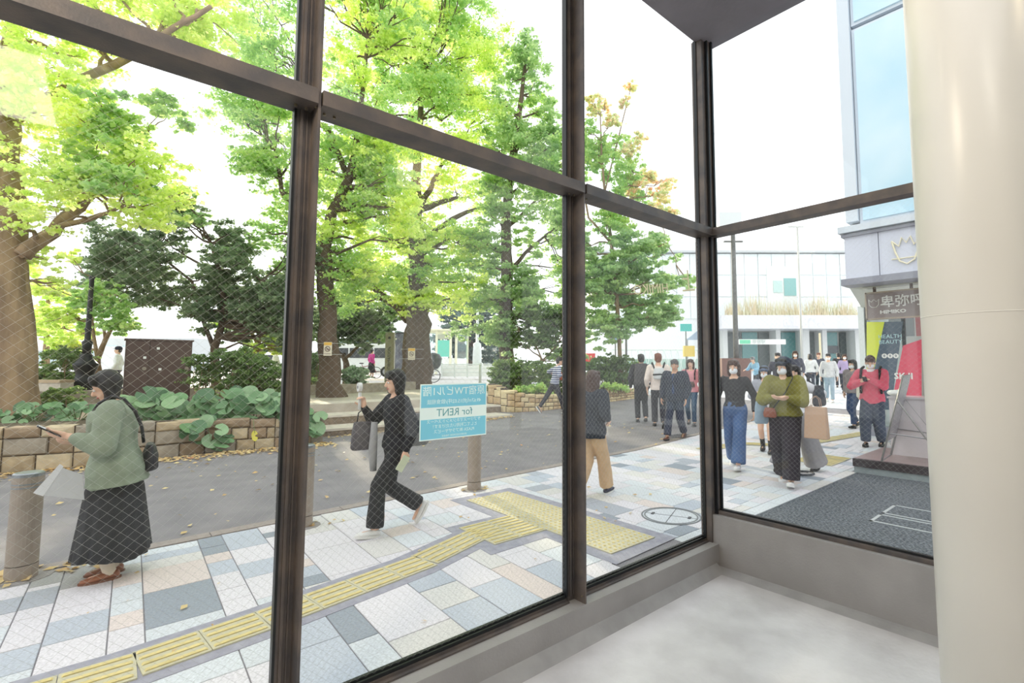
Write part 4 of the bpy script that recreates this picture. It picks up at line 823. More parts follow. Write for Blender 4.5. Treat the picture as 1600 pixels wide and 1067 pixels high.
LB_ = M('leather_black', (36, 36, 42), .45, bump=.2, bs=60)
exec_people = True
D_ = V((0, 0, -1))
# the waiting woman in the green jacket
p1 = person('person', 'woman standing in sage green denim jacket and long black pleated skirt, looking at phone', .10, 5.03, rad(178), 1.545,
  [((-.15, .27, 1.10), (.25, .9, .25), (.6, 0, .5), (-.5, -.6, -.6), .35), ((.16, .24, 1.02), (-.6, .7, .1), (0, .3, .8), (.6, -.5, -.5), .5)],
  [(-.07, .0, .075, -4), (.075, -.02, .075, 6)], .0095, lean=7, hd=(0, 22), hair='bob', hm=HB, cap=None, wide=1.12,
  top=(cloth('sage_denim', (140, 152, 132), bump=.5), .042, -.14, 1.8, .046, .22), bot=(cloth('black_pleats', (30, 32, 36), .7), 'skirt', .27, .17, .07), shoes=(M('leather_tan', (150, 92, 62), .4), M('sole_tan', (120, 76, 52), .6), 0), collar=M('collar_sage', (146, 158, 140), .8), socks=M('sock_cream', (226, 210, 186), .8))
phone(p1, (-.13*p1['s'], .375*p1['s'], 1.145*p1['s']), (0, -.55, .8), (-.1, .9, .4), 'dark smartphone in the hand of the green-jacketed woman', M('phone_case', (40, 40, 46), .3))
bag(p1, 'shoulder_bag', (-.02*p1['s'], -.20*p1['s'], .99*p1['s']), 'black shoulder bag hanging behind the green-jacketed woman', .22, .2, .1, LB_, [([(-.06, -.15, .97), (-.11, -.13, 1.10), (-.15, -.085, 1.22), (-.158, -.02, 1.31), (-.135, .05, 1.335), (-.08, .12, 1.28), (.0, .17, 1.18)], .011, LB_)])
ts = M('plastic_sheet', (222, 224, 228), .35); e = held(p1, 'clear_folder', (-.1, .3, .8), 'white and clear plastic document folder held at the skirt', 'folder')
Geo().slab([(0, -.12, -.02), (0, -.14, -.20), (0, .08, -.13), (0, -.0, .05)], .004).obj('plastic_cover', M('plastic_clear', (200, 202, 206), .3), e); Geo().slab([(-.002, .07, -.14), (-.002, .12, -.11), (-.002, .0, .07), (-.002, -.02, .05)], .004).obj('white_edge', ts, e)
# woman in black walking left
p2 = person('person', 'woman in black sweater and trousers with white shoes walking past, holding handheld fan', 2.12, 4.60, rad(176), 1.56,
  [((-.22, .0, .79), (.05, .15, -1), (.9, .1, 0), (-.4, -.8, 0), .6), ((.10, .30, 1.20), (-.1, .3, .95), (-.7, .5, 0), (.5, -.6, -.6), .9)],
  [(-.06, .22, .08, 0, 8), (.07, -.27, .19, 0, -58)], .0095, lean=2, hd=(-4, 6), hair='long', hm=HB, pel=(0, 0, .83),
  top=(cloth('black_knit', (30, 31, 38)), .024, -.03, 1.95, .036), bot=(cloth('black_trousers', (32, 33, 38)), 'pants', .085, .072, .082), shoes=(shw, sole_w, 0))
phone(p2, (-.235*p2['s'], .03*p2['s'], .68*p2['s']), (1, .1, .1), (0, .5, -.8), 'pale green smartphone hanging in the hand of the woman in black', M('phone_pale', (206, 214, 188), .35))
b2 = bag(p2, 'handbag', (.10*p2['s'], .30*p2['s'], 1.06*p2['s']), 'dark grey leather handbag carried on the arm of the woman in black', .22, .26, .13, M('leather_grey', (84, 80, 84), .5, bump=.2, bs=50), rot=pi/2); handle(b2, .06, .12, .006, LB_)
bag(p2, 'tote_bag', (.02, -.20*p2['s'], 1.12*p2['s']), 'grey tote bag hanging behind the back of the woman in black', .26, .32, .1, cloth('grey_canvas', (128, 128, 130)), [([(.05, -.17, 1.1), (.13, -.06, 1.33), (.12, .06, 1.3)], .01, LB_)], rot=pi/2)
e = held(p2, 'handheld_fan', (.09*p2['s'], .345*p2['s'], 1.24*p2['s']), 'white handheld electric fan in front of the face of the woman in black', 'fan'); wp = M('white_plastic', (222, 222, 220), .4)
Geo().cyl((0, 0, -.06), (0, 0, .1), .014, 12).obj('fan_handle', wp, e, smooth=True); g = Geo().cyl((0, -.012, .15), (0, .02, .15), .042, 20); g.obj('fan_head', wp, e); Geo().cyl((0, .021, .15), (0, .026, .15), .014, 12).obj('hub', M('grey_plastic', (150, 150, 152), .4), e)
e = held(p2, 'knit_scarf', (.02, .22*p2['s'], .8*p2['s']), 'grey garment hanging down beside the handbag', 'clothing'); g = Geo().loft([(V((0, 0, .25)), .02, .03, X3, Y3), (V((0, .01, 0)), .03, .04, X3, Y3), (V((0, 0, -.2)), .025, .03, X3, Y3)], 10); g.obj('folded_cloth', cloth('grey_knit', (158, 158, 160)), e, smooth=True)
# woman in navy jacket and beige trousers walking away
p3 = person('person', 'long-haired woman in navy jacket and beige trousers walking away beside the steel mullion', 4.42, 4.22, rad(12), 1.53,
  [((-.2, .03, .85), (0, .3, -1), (1, 0, 0), (-.4, -.8, 0), .4), ((.17, .14, .95), (-.2, .6, -.5), (-.8, 0, .2), (.4, -.9, 0), .5)],
  [(-.07, -.22, .12, 0, -35), (.08, .24, .08, 0, 6)], .0105, lean=3, hair='long', hm=HBR, top=(cloth('navy_jacket', (34, 40, 52)), .03, -.12, 1.95, .04, .1), bot=(cloth('beige', (206, 176, 142), var=.06), 'pants', .1, .088, .09), shoes=(M('shoe_navy', (52, 56, 76), .6), sole_w, 0))
# running child in stripes beyond the second mullion
gp = gnd(868, 650)
sc_ = person('person', 'person in navy and white striped shirt striding past the curved planter, half hidden by mullion', 10.22, 11.3, rad(-30), 1.74,
  [((-.25, .1, 1.05), (.3, .9, 0), (.5, 0, -.5)), ((.2, .25, 1.1), (-.2, .9, 0), (-.5, 0, -.5))], [(-.07, -.42, .16, 0, -55), (.07, .25, .08)], .014, lean=12, hair='short', top=(M('stripes', (70, 80, 120), .8), .02, -.05, 1.3, .045), bot=(cloth('dark_leggings', (52, 52, 60)), 'pants', .092, .068, .052), shoes=(M('shoe_grey', (120, 118, 110), .6), sole_w, 0))
mm = MATS['stripes'].node_tree; wv = mm.nodes.new('ShaderNodeTexWave'); wv.bands_direction = 'Z'; wv.inputs['Scale'].default_value = 5; rr = mm.nodes.new('ShaderNodeValToRGB'); rr.color_ramp.elements[0].position = .62; rr.color_ramp.elements[1].position = .66; rr.color_ramp.elements[0].color = (*lin((70, 82, 122)), 1); rr.color_ramp.elements[1].color = (*lin((214, 216, 224)), 1)
tc = mm.nodes.new('ShaderNodeTexCoord'); mm.links.new(tc.outputs['Object'], wv.inputs[0]); mm.links.new(wv.outputs[0], rr.inputs[0]); mm.links.new(rr.outputs[0], mm.nodes['Principled BSDF'].inputs['Base Color'])
bag(sc_, 'sling_bag', (-.12, .2, 1.25), 'rust-orange bag hugged by the person in stripes', .26, .26, .14, cloth('rust', (176, 96, 66)))
def walk(a=.2, b=-.22, bp=-30): return [(-.08, a, .08, 0, 6), (.08, b, .12, 0, bp)]
def arms(l=.0, r=.0): return [((-.24, .05+l, .80+abs(l)*.2), (0, .2, -1), (1, 0, 0), (-.4, -.8, 0), .4), ((.24, .05+r, .80+abs(r)*.2), (0, .2, -1), (-1, 0, 0), (.4, -.8, 0), .4)]
# group beyond: two seen from behind, navy man, plaid woman
q = gnd(1003, 660); p5 = person('person', 'short-haired person in dark jacket walking away with large grey backpack', q.x, q.y, rad(44), 1.80, arms(.05, -.05), walk(.1, -.1, -10), .014, hair='short', male=True, top=(cloth('charcoal', (48, 46, 52)), .028, -.1, 1.95, .04), bot=(cloth('black2', (44, 44, 50)), 'pants', .09, .07, .062), shoes=(shb, sole_b, 0))
bag(p5, 'backpack', (-.03, -.25*p5['s'], 1.36*p5['s']), 'large dark grey backpack worn by the person in dark jacket', .36, .56, .26, cloth('backpack_grey', (74, 72, 74)), [([(-.12, .12, 1.25), (-.12, .0, 1.5), (-.12, -.16, 1.42)], .02, BLK), ([(.12, .12, 1.25), (.12, .0, 1.5), (.12, -.16, 1.42)], .02, BLK)])
q = gnd(1030, 667); p6 = person('person', 'auburn-haired person in cream shirt and black trousers walking away', q.x, q.y, rad(40), 1.82, arms(.02, -.02), walk(.15, -.25, -50), .014, hair='short', hm=HR, male=True, top=(cloth('cream', (230, 216, 206)), .022, -.06, 1.6, .046), bot=(cloth('black3', (40, 38, 48)), 'pants', .09, .072, .065), shoes=(shb, sole_b, 0))
bag(p6, 'backpack', (.0, -.2*p6['s'], 1.26*p6['s']), 'small white and black backpack worn by the auburn-haired person', .27, .27, .14, M('bp_white', (206, 208, 208), .5), [([(-.06, -.16, 1.3), (-.15, -.02, 1.56), (-.15, .12, 1.35)], .022, BLK), ([(.06, -.16, 1.3), (.15, -.02, 1.56), (.15, .12, 1.35)], .022, BLK), ([(-.15, -.28, 1.27), (0, -.30, 1.28), (.15, -.28, 1.27)], .02, BLK)])
p7 = person('person', 'grey-haired man in navy jacket and blue shirt walking towards the window in brown shoes', 8.98, 6.12, rad(196), 1.69, arms(.04, .08), [(-.08, -.24, .12, 0, -30), (.1, .24, .08, 0, 4)], .0125, hd=(12, 6), hair='short', hm=HG, skin=SK2, male=True, wide=1.1, top=(cloth('navy_coat', (44, 44, 60)), .038, -.09, 1.95, .045), openj=cloth('denim_shirt', (52, 66, 104)), bot=(cloth('navy_trousers', (44, 50, 70)), 'pants', .1, .082, .075), shoes=(M('leather_brown', (104, 62, 50), .4), sole_b, 0))
q = gnd(1081, 664); pinkp = cloth('pink_plaid', (222, 150, 156))
p8 = person('person', 'woman in pink plaid shirt and blue jeans walking towards the window with backpack straps', q.x, q.y, rad(205), 1.66, arms(.02, -.04), walk(.14, -.14, -10), .014, hair='medium', hm=HBR, top=(pinkp, .022, -.06, 1.85, .042), bot=(cloth('blue_jeans2', (62, 86, 112)), 'pants', .085, .062, .05), shoes=(M('shoe_dk', (64, 60, 62), .6), sole_b, 0))
bag(p8, 'waist_bag', (0, .13*p8['s'], 1.04*p8['s']), 'brown waist bag worn over the pink plaid shirt', .22, .14, .08, cloth('brown_bag', (98, 72, 66)), [([(-.12, -.02, 1.4), (-.11, .13, 1.3), (-.11, .13, 1.12)], .018, BLK), ([(.12, -.02, 1.4), (.11, .13, 1.3), (.11, .13, 1.12)], .018, BLK)])
# right window group
p9 = person('person', 'masked woman in black top and wide blue jeans striding towards the window', 7.36, 3.92, rad(196), 1.69, [((-.26, -.02, .82), (0, .1, -1), (1, 0, 0), (-.4, -.8, 0), .5), ((.24, .1, .86), (0, .2, -1), (-1, 0, 0), (.4, -.8, 0), .4)], [(-.08, .28, .08, 0, 10), (.09, -.24, .1, 0, -12)], .0115, hd=(0, 3), hair='medium', hm=HBR, mask=True,
  top=(cloth('black_top', (44, 42, 46)), .014, .03, 1.95, .034), bot=(cloth('blue_jeans', (74, 100, 142), var=.14, vs=5), 'pants', .098, .092, .105), shoes=(shw, sole_w, 0))
Geo().loft([(p9['sp']((0, 0, .085)), .15, .112, p9['ux'], p9['uy']), (p9['sp']((0, 0, .115)), .146, .11, p9['ux'], p9['uy'])], 20).obj('belt', M('belt_blue', (60, 66, 80), .5), p9['e'])
bag(p9, 'shoulder_bag', (.27*p9['s'], .0, .98*p9['s']), 'black bag hanging at the side of the woman in blue jeans', .22, .28, .12, LB_, [([(.24, .0, 1.0), (.17, .0, 1.42)], .012, LB_)], rot=pi/2)
p10 = person('person', 'girl in grey cardigan and short skirt with black socks, walking behind the jeans woman', 8.93, 4.17, rad(198), 1.57, [((-.07, .2, 1.12), (.8, .5, .1), (0, -.3, .8), (-.6, -.5, -.5), .5), ((.09, .2, 1.10), (-.8, .5, .1), (0, -.3, .8), (.6, -.5, -.5), .5)], walk(.1, -.14, -8), .012, hair='medium', hm=HB, mask=True, cap=cloth('grey_cap', (96, 110, 134)),
  top=(cloth('grey_cardigan', (164, 166, 176)), .022, -.04, 1.85, .04), openj=cloth('navy_inner', (60, 66, 84)), bot=(cloth('khaki_skirt', (136, 130, 116)), 'shorts', .185, .62), shoes=(M('boot_black', (44, 44, 42), .5), sole_b, .42))
b = bag(p10, 'handbag', (-.02, .21*p10['s'], .96*p10['s']), 'white handbag with dark red top held by the girl in grey', .25, .19, .09, M('bag_white', (216, 210, 210), .5)); Geo().box((-.12, -.05, -.05), (.12, .05, .0)).obj('bag_flap', M('flap_red', (142, 72, 74), .5), b); handle(b, .08, .13, .006, LB_)
p11 = person('person', 'woman in olive sweatshirt, navy cap and mask walking towards the window, hands clasped', 6.82, 2.92, rad(196), 1.70, [((-.03, .25, 1.09), (.75, .45, -.1), (0, -.5, .7), (-.75, -.3, -.5), .55), ((.06, .245, 1.08), (-.8, .45, -.1), (0, -.5, .7), (.75, -.3, -.5), .5)], [(-.07, .22, .085, 0, 18), (.08, -.2, .1, 0, -15)], .0105, hd=(-24, 6), hair='long', hm=HB, mask=True, cap=cloth('navy_cap', (54, 62, 76)), wide=1.08,
  top=(cloth('olive', (126, 122, 56), var=.1), .042, .0, 1.9, .04), bot=(cloth('dark_wide', (52, 46, 54), var=.12, vs=4), 'pants', .115, .105, .1), shoes=(shw, sole_w, 0))
paper = M('kraft_paper', (200, 168, 144), .8, bump=.3, bs=9, var=.05)
b = bag(p11, 'paper_bag', (-.36*p11['s'], .14*p11['s'], .98*p11['s']), 'brown paper shopping bag hanging from the arm of the woman in olive', .30, .40, .12, paper, flat=True, top=.82, rot=-.25); handle(b, .06, .14, .004, paper, .03); handle(b, .06, .14, .004, paper, -.03)
bag(p11, 'sling_bag', (.15*p11['s'], .17*p11['s'], .95*p11['s']), 'small brown leather pouch at the hip of the woman in olive', .16, .13, .05, M('leather_rust', (150, 92, 74), .5), [([(.15, .17, .96), (-.04, .2, 1.22), (-.12, .12, 1.40), (-.10, -.02, 1.47)], .007, LB_)])
bag(p11, 'tote_bag', (.26*p11['s'], .12*p11['s'], 1.02*p11['s']), 'pale blue cloth bag at the elbow of the woman in olive', .18, .30, .07, cloth('pale_blue', (150, 170, 186)), rot=.5)
p12 = person('person', 'dark-haired person in white blouse and wide grey trousers behind the woman in olive', 7.72, 3.12, rad(172), 1.60, [((-.25, -.08, .95), (0, .1, -1), (1, 0, 0), (-.4, -.8, 0), .4), ((.2, .16, 1.0), (0, .9, -.3), (-1, 0, 0), (.5, -.5, -.5), .4)], [(-.09, -.30, .10, 0, -12), (.09, .34, .08, 0, 5)], .012, lean=4, hd=(20, 0), hair='long', hm=HB, top=(cloth('white_blouse', (226, 226, 232)), .026, .0, 1.8, .045), bot=(cloth('grey_wide', (160, 158, 162), var=.06, vs=4), 'pants', .12, .13, .17), shoes=(shb, sole_b, 0))
bag(p12, 'shoulder_bag', (-.27, -.12, 1.28), 'dark grey shoulder bag on the back of the person in white blouse', .26, .30, .14, cloth('dark_bag', (74, 72, 80)), [([(-.2, -.1, 1.25), (-.14, 0, 1.45)], .014, BLK)], rot=pi/2)
# farther people
def far_person(px, py, d, h, face, lab, tc_, bc_, hair='short', hm=HB, mask=False, top_h=.02, bk='pants', z=None, **k):
    c = gnd(px, py) if d is None else at(px, py, d); zz = None if d is None else (z if z is not None else c.z)
    return person('person', lab, c.x, c.y, rad(face), h, k.pop('hands', arms(.06, -.04)), k.pop('feet', walk(.16, -.16, -12)), .017, hair=hair, hm=hm, mask=mask, top=(tc_, top_h, -.05, 1.85, .045), bot=(bc_, 'pants', .09, .068, .06) if bk == 'pants' else bk, shoes=k.pop('shoes', (shb, sole_b, 0)), z=zz, eyes=True, **k)
p15 = far_person(1297, 628, None, 1.72, 197, 'person in pale grey sweatshirt and light jeans walking towards the window far off', cloth('pale_sweat', (206, 208, 212)), cloth('light_jeans', (150, 170, 186)), shoes=(shw, sole_w, 0), mask=True)
p17 = far_person(1337, 668, None, 1.62, 160, 'person in grey cardigan and jeans walking close behind the pink-shirted man', cloth('grey_card2', (132, 124, 126)), cloth('jeans3', (52, 70, 104)), hair='medium', top_h=.04, mask=True)
bag(p17, 'tote_bag', (-.3, .1, 1.05), 'off-white cloth tote carried by the person in grey cardigan', .28, .34, .1, cloth('cream_tote', (206, 200, 188)), rot=.4)
q = gnd(1367, 697); p18 = person('person', 'young man in pink-red long shirt and slate trousers, head bent to phone', q.x, q.y, rad(186), 1.74, [((-.02, .27, 1.16), (.5, .8, .1), (0, .2, .9), (-.7, -.2, -.6), .5), ((.12, .2, 1.12), (-.3, .9, .1), (0, .2, .9), (.7, -.3, -.5), .5)], [(-.09, -.1, .09, 0, -5), (.11, .12, .08, 0, 4)], .012, lean=4, hd=(6, 24), hair='short', hm=HBR, mask=True, male=True,
  top=(cloth('pink_red', (208, 92, 112), var=.06), .03, -.1, 1.9, .06, .05), bot=(cloth('slate', (66, 74, 90), var=.12, vs=5), 'pants', .105, .098, .078), shoes=(shb, sole_b, 0), collar=WHT)
phone(p18, (.04, .42, 1.27), (0, -.6, .8), (0, .9, .4), 'dark smartphone held by the pink-shirted man', M('phone_black', (30, 30, 34), .3))
bag(p18, 'backpack', (0, -.24, 1.42), 'black backpack worn by the pink-shirted man', .32, .42, .18, BLK, [([(-.14, -.1, 1.5), (-.15, .1, 1.46), (-.16, .17, 1.2), (-.17, .1, 1.0)], .024, BLK), ([(.14, -.1, 1.5), (.15, .1, 1.46), (.16, .17, 1.2), (.17, .1, 1.0)], .024, BLK)])
far_person(1322, 615, None, 1.66, 200, 'person in lilac top standing behind the pale-sweatshirt walker', cloth('lilac', (186, 168, 206)), cloth('dark4', (64, 66, 78)), hair='medium', hm=HBR, mask=True)
far_person(1268, 612, None, 1.68, 30, 'person in white coat walking away in the far crowd', cloth('white_coat', (226, 228, 226)), cloth('dark5', (52, 56, 70)), hair='bob')
far_person(1312, 608, None, 1.70, 20, 'person in black with short hair in the far crowd', BLK, cloth('dark6', (48, 52, 60)))
far_person(1281, 610, None, 1.72, 205, 'person with light brown hair in dark jacket in the far crowd', cloth('dark7', (70, 74, 88)), cloth('dark8', (48, 52, 60)), hm=HR)
far_person(1245, 620, None, 1.82, 200, 'masked person in dark top with wind-blown hair behind the olive group', cloth('dark9', (76, 78, 92)), cloth('dark10', (58, 60, 70)), mask=True, hair='medium', hm=HBR)
far_person(1218, 640, None, 1.78, 200, 'dark-haired person mostly hidden behind the navy cap', cloth('dark11', (70, 70, 84)), cloth('dark12', (50, 52, 64)))
p13 = far_person(1184, 615, None, 1.62, 165, 'cyclist in pale blue shirt and grey cap leaning forward behind the girl in grey', cloth('sky_shirt', (140, 184, 212)), cloth('dark13', (60, 64, 76)), cap=cloth('cap_grey', (140, 142, 146)), hands=[((-.2, .45, 1.0), (0, .9, -.2), (0, 0, -1)), ((.2, .45, 1.0), (0, .9, -.2), (0, 0, -1))], lean=22)
far_person(955, 575, 30, 1.66, 220, 'small far person in dark clothes beyond the pale planter', cloth('dark14', (56, 60, 78)), BLK, z=.35, shoes=None)
far_person(968, 575, 29, 1.66, 220, 'small far person in white beyond the pale planter', cloth('white3', (232, 232, 232)), BLK, z=.35, shoes=None)
far_person(429, 600, 20.5, 1.72, 160, 'dark-haired person in white shirt behind the hedge by the mullion', cloth('white4', (236, 234, 226)), cloth('dark15', (60, 60, 70)), z=.6)
far_person(182, 600, 17.0, 1.66, 170, 'person in white and navy half hidden behind the brown cabinet', cloth('white5', (226, 228, 230)), cloth('dark16', (50, 56, 76)), z=.6, cap=cloth('navy_cap2', (40, 44, 60)))
pc_ = far_person(580, 588, 26.5, 1.55, 15, 'cyclist in magenta shirt and black skirt beside the white van', cloth('magenta', (214, 58, 150)), BLK, z=.95, hair='short', bk=(cloth('black_skirt', (36, 36, 42)), 'skirt', .22, .3, .05))
# ------------------------------------------------------------------ shop building at the right
white_t = M('sign_white', (240, 240, 236), .5)
def plate(name, pts, t, mat, parent, **k): return Geo().slab(pts, t).obj(name, mat, parent)
SX = 8.62; WX = 12.2; yl2 = onx(1346, 570, WX).y
b = empty('shop_building', (SX, 2.5, 0), label='shop building with pale blue windows, lavender-grey fascia and glass front at the right', cat='building')
def bb(name, x0, x1, y0, y1, z0, z1, mat, parent=b, bev=0): return Geo().box((x0-SX, y0-2.5, z0), (x1-SX, y1-2.5, z1)).obj(name, mat, parent, bevel=bev)
lav = M('fascia_panel', (214, 218, 232), .3, var=.02, vs=2); lavd = M('trim_grey', (150, 152, 164), .4); ypan = M('pale_frame', (216, 224, 232), .45); skyg = M('blue_window', (186, 222, 238), .08, var=.1, vs=.7, c2=(214, 236, 246))
yl = onx(1320, 400, SX).y
bb('upper_wall', SX+.22, SX+9, -5, yl-.06, 3.85, 13, M('pale_blue_wall', (206, 216, 226), .6))
yw = onx(1333, 200, SX+.1).y; bb('corner_trim', SX+.05, SX+.3, yw-.02, yl-.02, 3.85, 13, ypan)
z_b = onx(1333, 352, SX+.1).z; zt = onx(1322, 50, SX+.1).z
for y0, y1 in ((yw-1.75, yw-.03), (yw-3.5, yw-1.8), (yw-5.3, yw-3.55)):
    for z0, z1 in ((z_b, zt), (zt+.06, zt+3.1), (zt+3.16, 13)):
        p = bb('window', SX+.12, SX+.2, y0, y1, z0, z1, ypan); Geo().box((.09, y0+.05-2.5, z0+.05), (.125, y1-.05-2.5, z1-.05)).obj('pane', skyg, p)
bb('window_sill', SX+.0, SX+.25, -5, yl-.06, z_b-.16, z_b-.02, ypan)
z1 = onx(1320, 366, SX).z; z0 = onx(1322, 437, SX).z
bb('cornice', SX-.10, SX+.3, -5, yl+.06, z1, z1+.10, ypan); bb('cornice_line', SX-.05, SX+.3, -5, yl+.03, z1-.06, z1-.02, lavd)
y = yl; k = 0
while y > -4: w = (.47, 1.3)[k > 0]; bb('fascia_panel', SX, SX+.12, y-w+.008, y-.002, z0, z1-.03, lav); y -= w; k += 1
bb('fascia_core', SX+.1, SX+9, -5, yl, z0-.02, z1+.05, M('fascia_side', (188, 192, 206), .5))
bb('soffit_edge', SX-.07, SX+.3, -5, yl+.05, z0-.10, z0, lavd); Geo().prism([(0, -7.5), (0, yl-.02-2.5), (WX+.3-SX, yl2+.02-2.5), (8, yl2+.02-2.5), (8, -7.5)], z0-.08, z0-.02).obj('soffit', M('soffit_pale', (196, 200, 190), .6), b)
g = Geo(); [g.box((.15+.3*i, -5-2.5+2.6, z0-.085), (.155+.3*i, yl-.1-2.5, z0-.08)) for i in range(3)]; g.obj('soffit_joint', lavd, b)
Geo().cyl((.75, -.75, z0-.10), (.75, -.75, z0-.081), .07, 16).obj('downlight', emit('downlight', (255, 240, 215), 2.5), b)
gl2 = glassmat('shop_glass', (.9, .95, .95), 1.5, 1.2)
dk = M('mullion_dark', (50, 60, 62), .4)
for py in (onx(1352, 570, WX).y, onx(1413, 570, WX).y, .8, -.7): bb('mullion', WX+.05, WX+.12, py-.03, py+.03, .2, z0-.05, dk)
bb('shop_glass', WX+.08, WX+.095, -4, yl2-.08, .2, z0-.05, gl2)
bb('corner_panel', WX-.02, WX+.3, yl2-.09, yl2+.02, .05, z0-.05, M('white_panel', (228, 234, 232), .35)); bb('side_wall', WX+.3, 17.6, yl2-.12, yl2, .05, z0-.02, M('shop_side', (214, 216, 214), .5)); bb('plinth', WX-.05, WX+.2, -4, yl2, .05, .3, lavd)
bb('shop_interior', 15.5, 15.6, -4, yl2-.1, .1, z0-.1, M('shop_inside', (206, 196, 188), .7))
bb('red_display', 12.6, 12.7, 1.6, 2.62, 2.2, 2.9, M('display_red', (226, 96, 96), .5)); bb('grey_display', 12.6, 12.7, 2.66, 3.1, 2.2, 2.9, M('display_grey', (150, 148, 150), .5))
# step in front of the shop
stp = empty('entrance_step', (8.28, 2.565, 0), label='low step with dark brown edge in front of the shop', cat='step')
Geo().box((0, -5, -.1), (1.5, 0, .095)).obj('riser', M('concrete_pale', (160, 172, 176), .8, var=.1, vs=9, bump=.3, bs=30), stp)
Geo().box((-.02, -5, .095), (.05, .01, .205)).obj('nosing', M('step_dark', (66, 58, 62), .5, var=.1, vs=9), stp); Geo().box((.05, -5, .095), (1.5, .01, .207)).obj('platform', M('platform_brown', (160, 140, 140), .35, var=.08, vs=4), stp)
# hanging sign board
sx = 9.2; c = onx(1354, 498, sx); t = onx(1352, 460, sx); sg = empty('shop_sign', (sx, c.y, c.z), label='taupe sign board with white Japanese characters above the shop front', cat='sign')
H_ = t.z-c.z; Geo().box((0, -1.6, 0), (.1, 0, H_)).obj('board', M('taupe', (154, 142, 140), .45), sg)
g = Geo(); [g.box(a, q) for a, q in (((-.012, -1.6, -.02), (.11, .0, .0)), ((-.012, -1.6, H_), (.11, .0, H_+.025)), ((-.012, -.015, -.02), (.11, .01, H_+.025)))]; g.obj('frame', M('sign_frame', (168, 156, 140), .4, .4), sg)
for yy in (-.12, -.62, -1.2): Geo().box((.03, yy-.02, H_+.02), (.06, yy+.02, H_+.3)).obj('bracket', M('bracket_brown', (110, 92, 84), .5), sg)
fr = lambda y, z, x=-.004: frame((x, y, z), (0, -1, 0), (0, 0, 1))
text('卑弥呼', .2, white_t, sg, fr(-.50, H_*.60), bold=.003); text('HIMIKO', .075, white_t, sg, fr(-.37, H_*.22), sx=1.35, bold=.003)
g = Geo(); tul = [(-.055, .05), (-.028, .018), (0, .05), (.028, .018), (.055, .05), (.05, -.02), (.022, -.05), (-.022, -.05), (-.05, -.02), (-.055, .05)]
g.tube([(-.004, -.115-a*1.3, H_*.6+z*1.3) for a, z in tul], .006, 4); g.obj('crown_emblem', white_t, sg)
# the crest on the fascia
cc = onx(1417, 390, SX); cr = empty('crest_emblem', (SX-.02, cc.y, cc.z), label='cream outline crown emblem on the lavender-grey fascia', cat='emblem'); k = .21
pts = [(-1., .72), (-.52, .30), (-.3, .9), (0, .5), (.3, .9), (.52, .3), (1., .72), (.78, -.1), (.5, -.75), (0, -1.0), (-.5, -.75), (-.78, -.1), (-1., .72)]
Geo().tube([(0, -a*k*.85, z*k) for a, z in pts], .013, 6).obj('outline', M('cream_metal', (246, 238, 208), .4), cr); Geo().tube([(0, .19, -.12), (0, -.19, -.12)], .008, 6).obj('bar', MATS['cream_metal'], cr)
# window posters
def px_(px, py, x): return onx(px, py, x)
po = empty('window_poster', (12.18, 2.5, 0), label='yellow, dark teal and red advertising poster behind the shop glass', cat='poster'); of = V((12.18, 2.5, 0))
def poly(name, q, mat, dx=0): plate(name, [px_(a, c_, 12.18)-of+V((dx, 0, 0)) for a, c_ in q], .004, mat, po)
poly('yellow_band', ((1354, 503), (1384, 503), (1362, 600), (1358, 640), (1354, 640)), M('poster_yellow', (222, 232, 84), .5))
poly('teal_band', ((1382, 503), (1411, 502), (1392, 640), (1356, 640), (1361, 600)), M('poster_teal', (84, 100, 116), .5), -.002)
poly('red_band', ((1411, 540), (1440, 530), (1440, 640), (1391, 640)), M('poster_red', (226, 84, 108), .5), -.004)
m_ = px_(1391, 530, 12.18)-of; text('HEALTH\nBEAUTY', .115, M('poster_cyan', (190, 226, 232), .5), po, fr(m_.y, m_.z, -.01)); 
for i in range(3): q = px_(1382+9*i, 556, 12.18)-of; Geo().cyl((-.004, q.y, q.z), (-.008, q.y, q.z), .05, 16).obj('white_dot', white_t, po); text('0', .065, MATS['poster_teal'], po, fr(q.y, q.z, -.011), bold=.002)
q = px_(1412, 588, 12.18)-of; text('SK:II', .18, white_t, po, fr(q.y, q.z, -.012), bold=.004)
# white counter with crumpled paper
ct = empty('display_counter', (8.95, 2.0, .207), label='white display counter behind the leaning sign frame', cat='counter'); wg = M('glossy_white', (226, 220, 224), .2)
yc = onx(1384, 620, 9.0).y-2.0; Geo().box((.12, -2.3, 0), (.6, yc-.02, .86)).obj('body', wg, ct); Geo().box((.1, -2.35, .86), (.62, yc, .89)).obj('top', wg, ct)
q = onx(1394, 610, 9.05); e = empty('paper_heap', tuple(V((q.x, q.y-.05, 1.10))), label='crumpled white cloth lying on the counter', cat='cloth'); g = Geo(); g.ell((0, 0, .05), (.10, .12, .055)); g.ell((.03, -.08, .09), (.07, .06, .06)); me = remesh(g, .012, 2, .02, 9); me.materials.append(white_t); link('crumpled_cloth', me, None, e)
